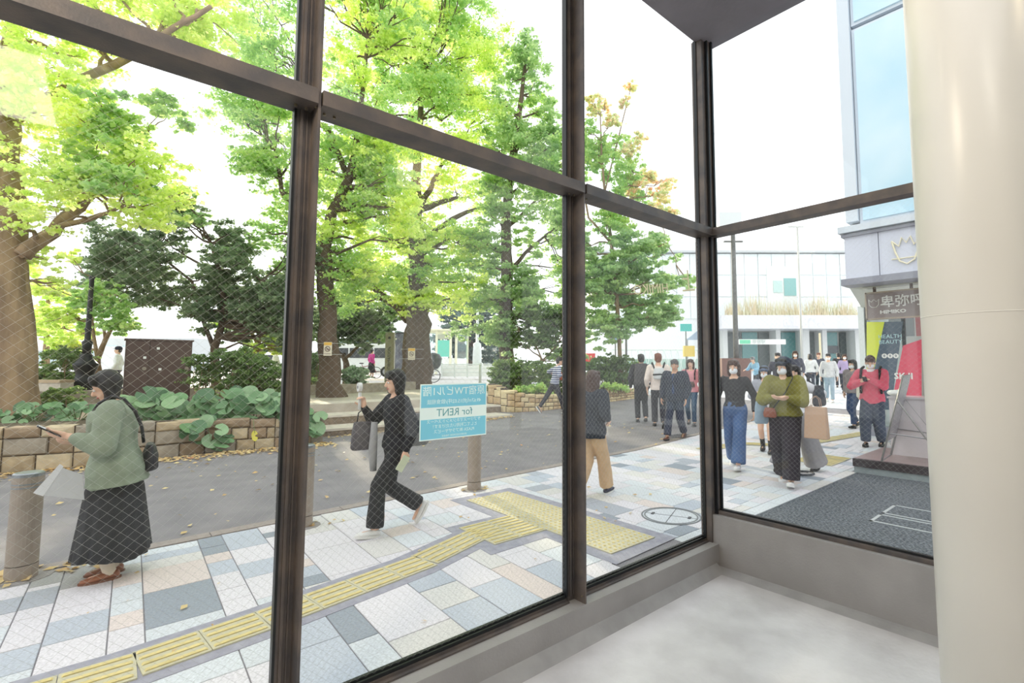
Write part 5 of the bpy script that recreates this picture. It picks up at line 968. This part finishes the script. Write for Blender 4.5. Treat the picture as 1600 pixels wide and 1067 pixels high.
# leaning A-frame sign
fm = M('frame_aluminium', (158, 158, 160), .35, .7)
F0, F1 = V((8.30, 2.215, .207)), V((9.03, 2.28, .207)); T0 = V((8.42, 1.93, 1.42)); T1 = V((9.10, 2.0, 1.42)); af = empty('sign_stand', tuple(F0), label='leaning aluminium A-frame sign stand on the step', cat='sign stand')
L_ = lambda p: p-F0; Geo().tube([L_(F0), L_(T0)], .014, 6).tube([L_(F1), L_(T1)], .014, 6).tube([L_(T0), L_(T1)], .018, 6).tube([L_(F0), L_(F1)], .012, 6).obj('front_frame', fm, af)
a, b2_, c_, d_ = F0.lerp(T0, .24), F1.lerp(T1, .24), T1, T0; plate('sign_panel', [L_(p) for p in (a, b2_, c_, d_)], .012, M('panel_grey', (150, 150, 156), .25), af)
B0, B1 = V((8.34, 1.45, .207)), V((9.08, 1.5, .207)); Geo().tube([L_(B0), L_(F0.lerp(T0, .72))], .012, 6).tube([L_(B1), L_(F1.lerp(T1, .72))], .012, 6).tube([L_(B0), L_(B1)], .01, 6).obj('rear_frame', fm, af)
Geo().tube([L_(F0.lerp(T0, .33)), L_(B0.lerp(F0.lerp(T0, .72), .42))], .008, 6).tube([L_(F1.lerp(T1, .33)), L_(B1.lerp(F1.lerp(T1, .72), .42))], .008, 6).obj('stay_bar', fm, af)
# ------------------------------------------------------------------ blue rental poster on the glass
rp = empty('rental_poster', (1.468, G-.012, 1.305), label='blue rental notice stuck to the glass, writing seen mirrored from behind', cat='poster')
bl = M('poster_blue', (150, 214, 238), .6, transl=.9); pw = M('poster_pale', (240, 250, 250), .6, transl=.9); ink2 = M('poster_dark_ink', (128, 190, 200), .6, transl=.5)
hw, hh = .213, .151
g = Geo(); g.add([(-hw, 0, -hh), (hw, 0, -hh), (hw, 0, hh), (-hw, 0, hh)], [(0, 1, 2, 3)]); g.obj('sheet', pw, rp)
text_holes([('原宿TWビル1階', .056, 0, .108), ('49.67㎡(約15.02坪)/飲食相談', .028, 0, .052)], -hw+.006, hw-.006, .024, hh-.006, bl, rp, 'upper_band', -.001)
text_holes([('サブリースマネジメントスペース', .023, 0, -.054), ('としてご利用いただけます！', .023, 0, -.081), ('PLAZA ㈱プラザサービス', .023, 0, -.109), ('東京都渋谷区神宮前 不動産部', .012, 0, -.134)], -hw+.006, hw-.006, -hh+.006, -.04, bl, rp, 'lower_band', -.001)
text('for RENT', .058, ink2, rp, frame((0, -.001, -.008), (-1, 0, 0), (0, 0, 1)), ext=.0003)
# shop sign reflection painted as cream letters on the third pane
wlx = empty('reflected_lettering', (3.35, G-.008, 2.2), label='cream mirrored shop lettering, a painted reflection on the glass beside the corner post', cat='lettering'); cm = M('cream_letter', (240, 234, 196), .5)
p0, p1_ = V((2.97, 0, 2.118)), V((3.66, 0, 2.22)); dr = (p1_-p0).normalized(); upv = V((-dr.z, 0, dr.x))
text('HIMIKO', .115, cm, wlx, frame(V((3.30, 0, 2.185))-V((3.35, 0, 2.2)), -dr, upv), sx=1.2, ext=.0006); text('上', .22, cm, wlx, frame(V((3.84, 0, 2.30))-V((3.35, 0, 2.2)), -dr, upv), ext=.0006)
# ------------------------------------------------------------------ street things beyond the planters
AX = YAW-pi/2                                     # a frame whose x runs to the right of the view and y away from it
RH = V((sin(YAW), -cos(YAW), 0)); FH = V((cos(YAW), sin(YAW), 0))
def fr_(px, py, d): p = at(px, py, d); return V((p.dot(RH), p.dot(FH), p.z))
def bgt(name, px, py, d, lab, cat, rot=0, group=None, z=None): p = at(px, py, d); p.z = p.z if z is None else z; return empty(name, tuple(p), AX+rot, label=lab, cat=cat, group=group)
def rel(e, px, py, d): 
    p = at(px, py, d)-e.location; return Matrix.Rotation(-e.rotation_euler.z, 3, 'Z') @ p
# brown utility cabinet
e = bgt('utility_cabinet', 192, 612, 12.4, 'dark brown metal utility cabinet behind the round-leaved plants', 'cabinet', rad(42), z=.5)
brn = M('cabinet_brown', (92, 74, 68), .5, .2, var=.06, vs=3); wd = 1.36; Hc = 1.72; y_ = 0
Geo().box((0, 0, 0), (wd, .5, Hc)).obj('body', brn, e); Geo().box((-.03, -.04, Hc), (wd+.03, .54, Hc+.04)).obj('lid', brn, e)
for x0, x1 in ((.02, wd*.34), (wd*.355, wd-.02)): dd = Geo().box((x0, -.018, .05), (x1, 0, Hc-.03)).obj('door', brn, e); Geo().cyl((x1-.08, -.02, 1.0), (x1-.08, -.04, 1.0), .045, 16).obj('lock', M('lock_grey', (150, 140, 126), .5), dd)
for x, z_ in ((.38, 1.28), (.64, 1.52), (.7, .98)): Geo().box((x-.03, -.03, z_-.03), (x+.03, -.018, z_+.03)).obj('sticker', white_t, e)
# cast lamp pedestal and post
e = bgt('street_lamp', 131, 612, 13.2, 'ornate black cast-iron lamp post rising behind the waiting woman', 'lamp post', z=.5); ci = M('cast_iron', (36, 38, 40), .45, .3)
def lathe(g, pr, n=20): g.loft([(V((0, 0, z)), r, r, X3, Y3) for z, r in pr], n); return g
lathe(Geo(), [(0, .24), (.1, .25), (.14, .2), (.5, .2), (.62, .24), (.7, .25), (.74, .2), (.86, .19), (1.06, .26), (1.12, .27), (1.16, .22), (1.3, .12), (1.36, .14), (1.4, .1)]).obj('pedestal', ci, e, smooth=True)
lathe(Geo(), [(1.38, .09), (1.6, .1), (1.7, .12), (1.75, .07), (2.0, .06), (2.05, .085), (2.1, .06), (3.4, .05), (3.45, .07), (3.5, .045)]).obj('pole', ci, e, smooth=True)
# pale stone ledge behind the trunk, pale wall of the far street
e = bgt('stone_ledge', 36, 606, 12.6, 'pale stone ledge between the hedge and the low shrub at the left', 'ledge'); 
q0, q1 = rel(e, 34, 598, 12.6), rel(e, 112, 600, 12.9); Geo().box((q0.x, 0, -.35), (q1.x, .35, q0.z)).obj('ledge_block', stt, e); Geo().box((q0.x, -.03, q0.z), (q1.x, .38, q0.z+.07)).obj('coping', M('coping_tan', (190, 168, 140), .8), e)
palew = M('haze_white', (236, 238, 236), .8); palew2 = M('haze_grey', (204, 210, 212), .7); palegl = M('haze_glass', (196, 216, 222), .2)
def bg_block(name, lab, d, th, px0, px1, ptop, mat, pbase=578, cat='building', wins=None, wm=palegl, rot=0):
    e = bgt(name, px0, pbase, d, lab, cat, rot); a, c = rel(e, px0, ptop, d), rel(e, px1, ptop, d); g = Geo().box((0, 0, -1.2), (c.x, th, a.z)); g.obj('wall', mat, e)
    if wins:
        nx, nz, m = wins
        for i in range(nx):
            for j in range(nz):
                x0 = c.x*(i+.12)/nx; x1 = c.x*(i+.88)/nx; z0_ = a.z*(j+.2)/nz; z1_ = a.z*(j+.8)/nz
                w = Geo().box((x0, -.06, z0_), (x1, .0, z1_)).obj('window', palew2, e); Geo().box((x0+.12, -.08, z0_+.12), (x1-.12, -.06, z1_-.12)).obj('pane', wm, w)
    return e
bg_block('low_building', 'long pale low building beyond the left hedge', 70, 6, -60, 150, 540, palew, wins=(8, 1, 0)); bg_block('low_building', 'pale station annex behind the dark spreading tree', 82, 6, 156, 300, 528, palew2, wins=(5, 1, 0))
bg_block('far_building', 'pale building corner between the sweetgum and the maple trunk', 60, 8, 905, 935, 505, palew, wins=(1, 3, 0)); bg_block('far_building', 'pale building far behind the white post and shrubs', 66, 8, 755, 800, 520, palew, wins=(2, 2, 0))
# white van
e = bgt('van', 478, 596, 30, 'white van parked beyond the leaning plaza tree', 'van', z=.93); vw = M('van_white', (238, 240, 240), .25, spec=.6); vg = M('van_glass', (56, 60, 62), .08); tyre = M('tyre', (30, 30, 32), .8)
L = rel(e, 628, 590, 30).x; prof = [(0, .35), (.0, .95), (.25, 1.15), (.75, 1.85), (1.1, 2.02), (L-.15, 2.02), (L-.02, 1.85), (L, .9), (L, .35)]
g = Geo(); g.slab([(x, 0, z) for x, z in prof], 1.7); g.obj('body', vw, e, bevel=.03)
for x0, x1 in ((1.15, 2.5), (2.6, 4.0), (4.1, L-.55)): 
    if x1 > x0: Geo().box((x0, -.03, 1.15), (x1, .0, 1.75)).obj('side_window', vg, e)
Geo().slab([(.32, -.02, 1.18), (1.05, -.02, 1.18), (1.05, -.02, 1.75), (.78, -.02, 1.75)], -.02).obj('front_window', vg, e); Geo().box((L-.06, -.03, .9), (L+.01, .06, 1.3)).obj('tail_light', M('tail_red', (200, 40, 40), .3), e)
for x in (1.0, L-1.0): w = Geo().cyl((x, -.02, .32), (x, .2, .32), .32, 20).obj('wheel', tyre, e); Geo().cyl((x, -.03, .32), (x, -.01, .32), .18, 16).obj('hub_cap', fm, w)
e = bgt('car', 640, 600, 32, 'silver-white car seen behind the widest plaza tree', 'car', z=.93)
g = Geo(); g.slab([(x, 0, z) for x, z in ([(-2.0, .3), (-2, .8), (-1.2, .95), (-.7, 1.5), (1.1, 1.5), (1.7, .95), (1.9, .9), (1.9, .3)])], 1.6); g.obj('body', vw, e, bevel=.04)
Geo().slab([(x, -.02, z) for x, z in ((-1.0, 1.0), (1.35, 1.0), (1.0, 1.42), (-.65, 1.42))], -.02).obj('side_window', vg, e)
for x in (-1.2, 1.2): Geo().cyl((x, -.03, .3), (x, .2, .3), .3, 20).obj('wheel', tyre, e)
for i, (px, d) in enumerate(((478, 34), (402, 36))):
    e = bgt('car', px, 600, d, ['pale car left of the white van', 'pale car glimpsed through the hedge gap behind the white-shirted person'][i], 'car', z=.93); g = Geo(); g.slab([(x, 0, z) for x, z in ([(-2.0, .3), (-2, .85), (-1.2, 1.0), (-.7, 1.55), (1.1, 1.55), (1.7, 1.0), (1.9, .95), (1.9, .3)])], 1.6); g.obj('body', vw, e, bevel=.04)
    Geo().slab([(x, -.02, z) for x, z in ((-1.0, 1.05), (1.35, 1.05), (1.0, 1.47), (-.65, 1.47))], -.02).obj('side_window', vg, e)
    for x in (-1.2, 1.2): Geo().cyl((x, -.03, .3), (x, .2, .3), .3, 16).obj('wheel', tyre, e)
# bicycles
def bike(px, py, d, lab, col, rot=0, child=False, z=None, k=1.):
    e = bgt('bicycle', px, py, d, lab, 'bicycle', rot, z=z); R = .3*k; fr = M('bike_'+col[0], col[1], .4, .3)
    for x in (-.52*k, .52*k):
        g = Geo(); n = 28; g.tube([(x+R*cos(2*pi*i/n), 0, R+R*sin(2*pi*i/n)) for i in range(n+1)], .018*k, 6); w = g.obj('wheel', tyre, e); g = Geo()
        for i in range(8): g.tube([(x, 0, R), (x+R*cos(pi*i/4), 0, R+R*sin(pi*i/4))], .003, 4)
        g.cyl((x, -.03, R), (x, .03, R), .025, 8); o = g.obj('spokes', fm, w)
    P = lambda *a: [(x*k, y*k, z_*k) for x, y, z_ in a]
    g = Geo(); g.tube(P((-.52, 0, .3), (-.1, 0, .3), (-.25, 0, .75)), .018, 6); g.tube(P((-.1, 0, .3), (.35, 0, .72)), .02, 6); g.tube(P((-.22, 0, .6), (.35, 0, .72)), .02, 6); g.tube(P((.52, 0, .3), (.4, 0, .62), (.33, 0, .95)), .018, 6); g.tube(P((-.52, 0, .3), (-.25, 0, .6)), .014, 6); g.obj('frame', fr, e)
    Geo().ell((-.27*k, 0, .8*k), (.13*k, .07*k, .035*k)).obj('saddle', tyre, e, smooth=True); Geo().tube(P((.25, -.25, .98), (.33, -.1, .98), (.33, .1, .98), (.25, .25, .98)), .013, 6).obj('handlebar', fm, e)
    if child:
        dk_ = M('rain_cover', (84, 90, 94), .3); g = Geo(); g.loft([(V((-.55*k, 0, .62*k)), .14*k, .16*k, X3, Y3), (V((-.62*k, 0, .8*k)), .22*k, .19*k, X3, Y3), (V((-.66*k, 0, 1.1*k)), .24*k, .2*k, X3, Y3), (V((-.58*k, 0, 1.3*k)), .2*k, .17*k, X3, Y3), (V((-.5*k, 0, 1.38*k)), .1*k, .1*k, X3, Y3)], 16)
        me = remesh(g, .02, 2, .02, 5); me.materials.append(dk_); link('child_seat_cover', me, None, e)
bike(660, 599, 26.5, 'bicycle with grey child-seat rain cover in front of the white street', ('grey', (70, 74, 78)), pi, True, z=.72, k=1.15)
bike(572, 594, 26.5, 'bicycle under the magenta-shirted cyclist', ('red', (150, 50, 60)), 0, z=.93)
# pillar, advert panel, kiosk, lamp post, railings
e = bgt('information_pillar', 607, 604, 23, 'olive-grey information pillar left of the widest plaza tree', 'sign', z=.6); Geo().box((-.2, 0, 0), (.2, .18, 2.55)).obj('pillar_body', M('pillar', (150, 146, 124), .6), e)
text('INFORMATION', .2, M('dark_ink', (50, 50, 48), .6), e, frame((0, -.01, 1.2), (0, 0, 1), (-1, 0, 0)), ext=.002); Geo().cyl((0, -.012, 2.3), (0, 0, 2.3), .07, 16).obj('roundel', MATS['dark_ink'], e)
e = bgt('advert_panel', 624, 604, 25, 'tall dark-framed advertising panel beside the information pillar', 'sign', rad(-35), z=.6); Geo().box((-.4, 0, .2), (.5, .2, 2.7)).obj('frame', M('panel_dark', (60, 62, 74), .4), e); Geo().box((-.35, -.01, .3), (.45, 0, 2.62)).obj('advert', M('advert_mix', (150, 156, 178), .4, vs=2.2, c2=(90, 92, 116)), e)
e = bgt('traffic_cone', 634, 606, 22.5, 'orange cone at the foot of the widest plaza tree', 'cone', z=.6); Geo().cyl((0, 0, .03), (0, 0, .6), .15, 14, .03).obj('cone', M('cone_orange', (232, 96, 52), .6), e); Geo().box((-.19, -.19, 0), (.19, .19, .03)).obj('base', tyre, e)
for px, py, d, lab in ((512, 545, 15.2, 'no-smoking notice tied to the leaning plaza tree'), (643, 553, 20.8, 'no-smoking notice on the widest plaza tree')):
    e = bgt('notice_board', px, py, d, lab, 'sign'); s_ = 1 if px < 600 else 1.18; Geo().box((-.125*s_, 0, -.21*s_), (.125*s_, .015, .21*s_)).obj('board', M('notice_cream', (232, 222, 202), .6), e); Geo().box((-.12*s_, -.006, .11*s_), (.12*s_, 0, .2*s_)).obj('header', M('notice_orange', (236, 190, 90), .6), e)
    g = Geo(); g.tube([(.075*s_*cos(a/12*pi), -.008, .0+.075*s_*sin(a/12*pi)) for a in range(25)], .009, 5).tube([(-.052*s_, -.008, .052*s_), (.052*s_, -.008, -.052*s_)], .008, 5).tube([(-.04*s_, -.006, -.01), (.045*s_, -.006, -.01)], .01, 5); g.obj('symbol', M('notice_brown', (96, 60, 60), .6), e)
    text('NO SMOKING', .032*s_, MATS['notice_brown'], e, frame((0, -.008, -.15*s_), (1, 0, 0), (0, 0, 1)))
    for z_ in (.17, -.17): Geo().tube([(-.42*s_, .1, z_*s_), (-.2*s_, .015, z_*s_), (.2*s_, .015, z_*s_), (.4*s_, .12, z_*s_)], .007, 5).obj('tie_wire', wire, e)
e = bgt('glass_kiosk', 668, 596, 40, 'cream-framed glass kiosk with teal panel beyond the plaza', 'kiosk', z=.95); kc = M('kiosk_cream', (232, 230, 204), .5); gk = glassmat('kiosk_glass', (.86, .95, .95), 1.5, 1.4)
a = rel(e, 668, 516, 40); c_ = rel(e, 712, 516, 40); d2 = rel(e, 729, 519, 42.2); w_, h_ = c_.x, a.z; dx, dy = d2.x-c_.x, 2.4
for x, y in ((0, 0), (w_, 0), (w_+dx, dy), (dx, dy), (w_*.3, 0), (w_*.8, 0)): Geo().box((x-.09, y-.05, 0), (x+.09, y+.05, h_)).obj('post', kc, e)
for z0_, z1_ in ((0, 1.3), (h_-.22, h_)): Geo().prism([(0, 0), (w_, 0), (w_+dx, dy), (dx, dy)], z0_, z1_).obj('band', kc if z0_ else palew, e)
Geo().box((-.25, -.3, h_), (w_+dx+.3, dy+.2, h_+.12)).obj('roof', kc, e); Geo().box((w_*.34, -.04, 1.4), (w_*.78, -.02, 2.75)).obj('teal_panel', M('teal', (110, 206, 186), .4), e); Geo().box((w_*.34, -.04, 2.85), (w_*.78, -.02, h_-.3)).obj('pane', M('kiosk_pane', (176, 180, 160), .2), e)
Geo().box((.05, -.02, 1.3), (w_*.3, 0, h_-.2)).obj('pane', gk, e); Geo().slab([(w_+.05, .05, 1.3), (w_+dx, dy, 1.3), (w_+dx, dy, h_-.2), (w_+.05, .05, h_-.2)], .02).obj('pane', gk, e)
e = bgt('lamp_post', 745, 598, 34, 'pale slim lamp post with thicker base right of the kiosk', 'lamp post', z=.95); lp = M('post_white', (224, 230, 230), .4)
lathe(Geo(), [(0, .32), (1.6, .3), (2.2, .26), (2.3, .1), (7.6, .07)], 12).obj('pole', lp, e, smooth=True); Geo().box((-.25, -.15, 7.6), (.35, .15, 8.0)).obj('lamp_head', lp, e)
for i, (px0, px1, py, d) in enumerate(((690, 750, 600, 29), (752, 785, 602, 29))):
    e = bgt('guard_rail', px0, 600, d, ['white street guard rail left of the slim lamp post', 'white street guard rail right of the slim lamp post'][i], 'railing', z=.93); w_ = rel(e, px1, 600, d).x; n_ = 4
    for k_ in range(n_): Geo().cyl((w_*k_/(n_-1), 0, 0), (w_*k_/(n_-1), 0, .85), .045, 8).obj('rail_post', lp, e)
    for z_ in (.3, .52, .76): Geo().cyl((0, 0, z_), (w_, 0, z_), .03, 8).obj('rail', lp, e)
e = bgt('guard_post', 750, 606, 23.5, 'white post at the plaza edge beside the curved planter', 'post', z=.6); Geo().cyl((0, 0, 0), (0, 0, 1.05), .07, 14).obj('post', lp, e, smooth=True)
e = bgt('low_wall', 690, 606, 33, 'long white low wall behind the guard rail', 'wall', z=.9); w_ = rel(e, 800, 600, 33).x; Geo().box((0, 0, 0), (w_, .3, .75)).obj('wall', palew, e)
# ------------------------------------------------------------------ station building across the crossing
e = bgt('station_building', 900, 578, 45, 'large white glass-fronted station building filling the background at the right', 'building', z=0); sb = e; g45 = lambda px, py, d=45: rel(sb, px, py, d)
x0, x1 = g45(930, 500).x, g45(1345, 500).x; zr = g45(1200, 388).z; zf1, zf0 = g45(1200, 497).z, g45(1200, 517).z; xc = g45(1085, 500).x
sw = M('station_white', (240, 243, 244), .35); sgl = M('station_glass', (236, 244, 245), .15, var=.02, vs=.3); sj = M('station_joint', (206, 214, 216), .5)
Geo().box((x0, .5, 0), (x1, 12, zr-.2)).obj('hall', sw, e); Geo().box((x0, .0, zr-.15), (x1, 12, zr)).obj('roof_edge', M('roof_grey', (206, 210, 212), .5), e); Geo().box((x0, .4, zr), (x1, .6, zr+.9)).obj('parapet', palew, e)
nx = 19
for i in range(nx):
    a = x0+(x1-x0)*i/nx; c_ = x0+(x1-x0)*(i+1)/nx
    for j in range(3):
        za = zf1+(zr-.2-zf1)*j/3; zb_ = zf1+(zr-.2-zf1)*(j+1)/3; Geo().box((a+.03, .38+.02*((i*7+j*3) % 3), za+.03), (c_-.03, .5, zb_-.03)).obj('facade_panel', sgl if (i+j) % 4 else sw, e)
Geo().box((g45(1112, 500).x, -3, zf0), (x1+2, .6, zf1)).obj('canopy_fascia', M('fascia_white', (228, 228, 232), .5), e)
q = g45(1232, 507); text('JR 原宿駅', .95, M('faint_letter', (250, 250, 252), .4), e, frame((q.x, -3.01, q.z), (1, 0, 0), (0, 0, 1)), ext=.012, bold=.02)
# reflection-like inner block seen through the facade: pale terrace with teal windows
q0, q1 = g45(1205, 500), g45(1252, 412); Geo().box((q0.x, .30, q0.z), (q1.x, .40, q1.z)).obj('bay', palew, e); q0, q1 = g45(1232, 460), g45(1251, 432); Geo().box((q0.x, .24, q0.z), (q1.x, .31, q1.z)).obj('bay_window', M('bay_teal', (150, 196, 194), .2), e)
q0, q1 = g45(1215, 455), g45(1229, 436); Geo().box((q0.x, .24, q0.z), (q1.x, .31, q1.z)).obj('bay_window', M('bay_pale', (196, 222, 218), .2), e)
gg = Geo(); random.seed(4)
for _ in range(900):
    px = random.uniform(1126, 1325); h_ = random.uniform(.5, 1.6)*(1.5 if 1155 < px < 1180 or 1255 < px < 1275 else 1); q = g45(px, 497); a = random.uniform(-.25, .25); y = random.uniform(-2.8, -1.0)
    gg.add([(q.x-.035, y, zf1), (q.x+.035, y, zf1), (q.x+a*h_, y+random.uniform(-.2, .2), zf1+h_)], [(0, 1, 2)])
o = gg.obj('canopy_grass', M('tall_grass', (214, 214, 180), .8, c2=(226, 208, 176), vs=.8), e); o['kind'] = 'stuff'
# entrance level beneath the canopy
dg_ = M('entrance_dark', (96, 104, 104), .3); tealg = M('entrance_teal', (104, 152, 152), .15); pl_ = M('pier_white', (222, 224, 222), .5)
Geo().box((g45(1112, 540).x, .3, 0), (x1+2, .45, zf0)).obj('entrance_back', M('entrance_back', (150, 152, 148), .5, vs=.4, c2=(196, 198, 194)), e)
for a, c_, m in ((1133, 1160, dg_), (1162, 1186, tealg), (1188, 1204, dg_), (1224, 1246, tealg), (1262, 1276, dg_), (1284, 1312, tealg), (1316, 1326, dg_)):
    q0, q1 = g45(a, 600), g45(c_, 520); Geo().box((q0.x, .18, 0), (q1.x, .3, zf0-.1)).obj('entrance_glass', m, e)
for a, c_ in ((1124, 1131), (1205, 1212), (1246, 1256), (1276, 1283), (1326, 1334)): q0, q1 = g45(a, 600), g45(c_, 520); Geo().box((q0.x, -1.2, 0), (q1.x, .2, zf0)).obj('pier', pl_, e)
q0, q1 = g45(1286, 552), g45(1312, 540); Geo().box((q0.x, .05, q0.z), (q1.x, .16, q1.z)).obj('dark_sign', M('sign_dark', (88, 92, 96), .4), e)
e2 = bgt('banner_sign', 1155, 538, 38, 'green and white station banner under the canopy', 'sign'); q = rel(e2, 1228, 530, 38); Geo().box((0, 0, 0), (q.x, .12, q.z)).obj('board', white_t, e2); Geo().box((.05, -.02, .05), (q.x*.24, 0, q.z-.05)).obj('green_field', M('green_field', (120, 210, 170), .5), e2); text('原宿駅', .34, M('pale_ink', (176, 190, 186), .5), e2, frame((q.x*.42, -.015, q.z*.5), (1, 0, 0), (0, 0, 1)))
# poles
def pole(px, pb, ptop, d, r, lab, mat, z=.3, name='utility_pole'):
    e = bgt(name, px, pb, d, lab, 'pole', z=z); t = rel(e, px, ptop, d); Geo().cyl((0, 0, 0), (t.x, 0, t.z), r, 14, r*.8).obj('pole', mat, e, smooth=True); return e, t
conc = M('pole_grey', (110, 110, 108), .8, var=.1, vs=6)
e, t = pole(1151, 578, 350, 26, .14, 'thick grey utility pole right of the corner post', conc); g = Geo().box((-.5, -.06, t.z*.91-.03), (.5, .06, t.z*.91+.03)); g.obj('cross_arm', conc, e)
Geo().box((-.75, -.1, t.z-.2), (.45, .5, t.z+.8)).obj('sign_frame', M('frame_pale', (216, 220, 222), .5), e); Geo().box((-.9, -.4, -.3), (.6, .3, .1+1.6)).obj('hoarding', M('hoarding_brown', (124, 92, 84), .7), e)
e, t = pole(1255, 600, 350, 24, .06, 'thin leaning lamp pole before the station canopy', M('pole_white', (206, 206, 202), .5)); Geo().box((-.5, -.04, t.z), (.3, .04, t.z+.06)).obj('arm', MATS['pole_white'], e)
e, t = pole(1284, 600, 520, 27, .06, 'short cream pole in front of the station entrance', M('pole_cream', (226, 214, 176), .5))
e, t = pole(979, 590, 500, 24, .06, 'thin grey sign pole behind the maple trunk', conc); 
e, t = pole(962, 590, 526, 25, .04, 'pole with round traffic sign behind the pale planter', conc); Geo().cyl((0, -.03, t.z), (0, -.01, t.z), .3, 20).obj('sign_disc', M('disc_red', (176, 60, 60), .5), e); Geo().cyl((0, -.045, t.z), (0, -.03, t.z), .24, 20).obj('sign_field', M('disc_blue', (150, 176, 220), .5), e)
e, t = pole(1073, 590, 512, 30, .04, 'pole with small teal sign and yellow box by the corner post', conc); Geo().box((-.35, -.06, t.z-.2), (.35, 0, t.z+.25)).obj('teal_sign', M('teal_sign', (96, 196, 190), .5), e); q = rel(e, 1076, 548, 30); Geo().box((q.x-.3, -.2, q.z-.35), (q.x+.35, .1, q.z+.3)).obj('yellow_box', M('box_yellow', (232, 204, 110), .5), e)
# white lattice hoarding and gate
e = bgt('lattice_fence', 955, 585, 32, 'white triangular lattice frame in front of the station facade', 'fence', z=.2); q0 = rel(e, 955, 546, 32); q1 = rel(e, 1100, 546, 32); ww = q1.x; g = Geo(); wht2 = M('lattice_white', (236, 244, 242), .4); zt_ = q0.z
for i in range(7): 
    xa, xb = ww*i/7, ww*(i+1)/7; Geo().tube([(xa, 0, .2), ((xa+xb)/2, 0, zt_), (xb, 0, .2)], .05, 6).obj('brace', wht2, e); Geo().tube([(xa, -.1, zt_), ((xa+xb)/2, -.1, .6), (xb, -.1, zt_)], .035, 6).obj('brace', wht2, e)
Geo().tube([(0, 0, zt_), (ww, 0, zt_)], .07, 6).obj('top_rail', wht2, e); Geo().box((0, .4, 0), (ww, .5, zt_-.6)).obj('teal_hoarding', M('hoard_teal', (164, 206, 196), .5, vs=.6, c2=(210, 222, 216)), e)
e = bgt('tent_canopy', 1072, 530, 34, 'blue-grey slanted awning beside the corner post', 'awning'); a, b_, c_ = rel(e, 1072, 531, 34), rel(e, 1104, 505, 34), rel(e, 1104, 531, 34); Geo().slab([tuple(a), tuple(c_), tuple(b_)], .1).obj('canopy', M('awning_grey', (172, 186, 204), .6), e); Geo().cyl((.1, .05, -2.2), (.1, .05, .05), .04, 8).obj('pole', fm, e); Geo().cyl((c_.x-.1, .05, -2.2), (c_.x-.1, .05, .3), .04, 8).obj('pole', fm, e)
e = bgt('red_banner', 905, 560, 30, 'red and white roadside banner beyond the pale planter', 'banner'); q = rel(e, 930, 552, 30); Geo().box((0, 0, -.35), (q.x, .05, q.z)).obj('banner', M('banner_red', (216, 70, 70), .6), e)
e = bgt('exit_sign', 436, 494, 16.5, 'small green running-figure sign among leaves by the brown mullion', 'sign'); Geo().box((-.13, 0, -.1), (.13, .03, .1)).obj('sign_face', M('exit_green', (60, 140, 90), .5), e); Geo().box((-.02, -.01, -.07), (.06, 0, .05)).obj('figure', white_t, e)
# dark grate in the road
q = gnd(1068, 680); e = empty('drain_grate', tuple(q+V((0, 0, .0))), .05, label='dark grid drain cover at the kerb by the navy-suited man', cat='grate'); g = Geo()
for i in range(12): g.box((-.42+.075*i, -.18, 0), (-.40+.075*i, .18, .004))
g.box((-.43, -.2, 0), (.46, -.18, .005)).box((-.43, .18, 0), (.46, .2, .005)); g.obj('grate', M('grate_steel', (96, 96, 100), .5, .5), e)
# black cable coil on the paving behind the olive woman
q = gnd(1256, 742); e = empty('cable_coil', tuple(q), label='dark cable loop lying on the paving behind the woman in olive', cat='cable'); Geo().tube([(.16*cos(a/10*pi), .13*sin(a/10*pi), .015+a*.0006) for a in range(36)], .011, 6).obj('cable', M('cable_dark', (64, 68, 76), .5), e)
bpy.data.scenes.remove(TMP)
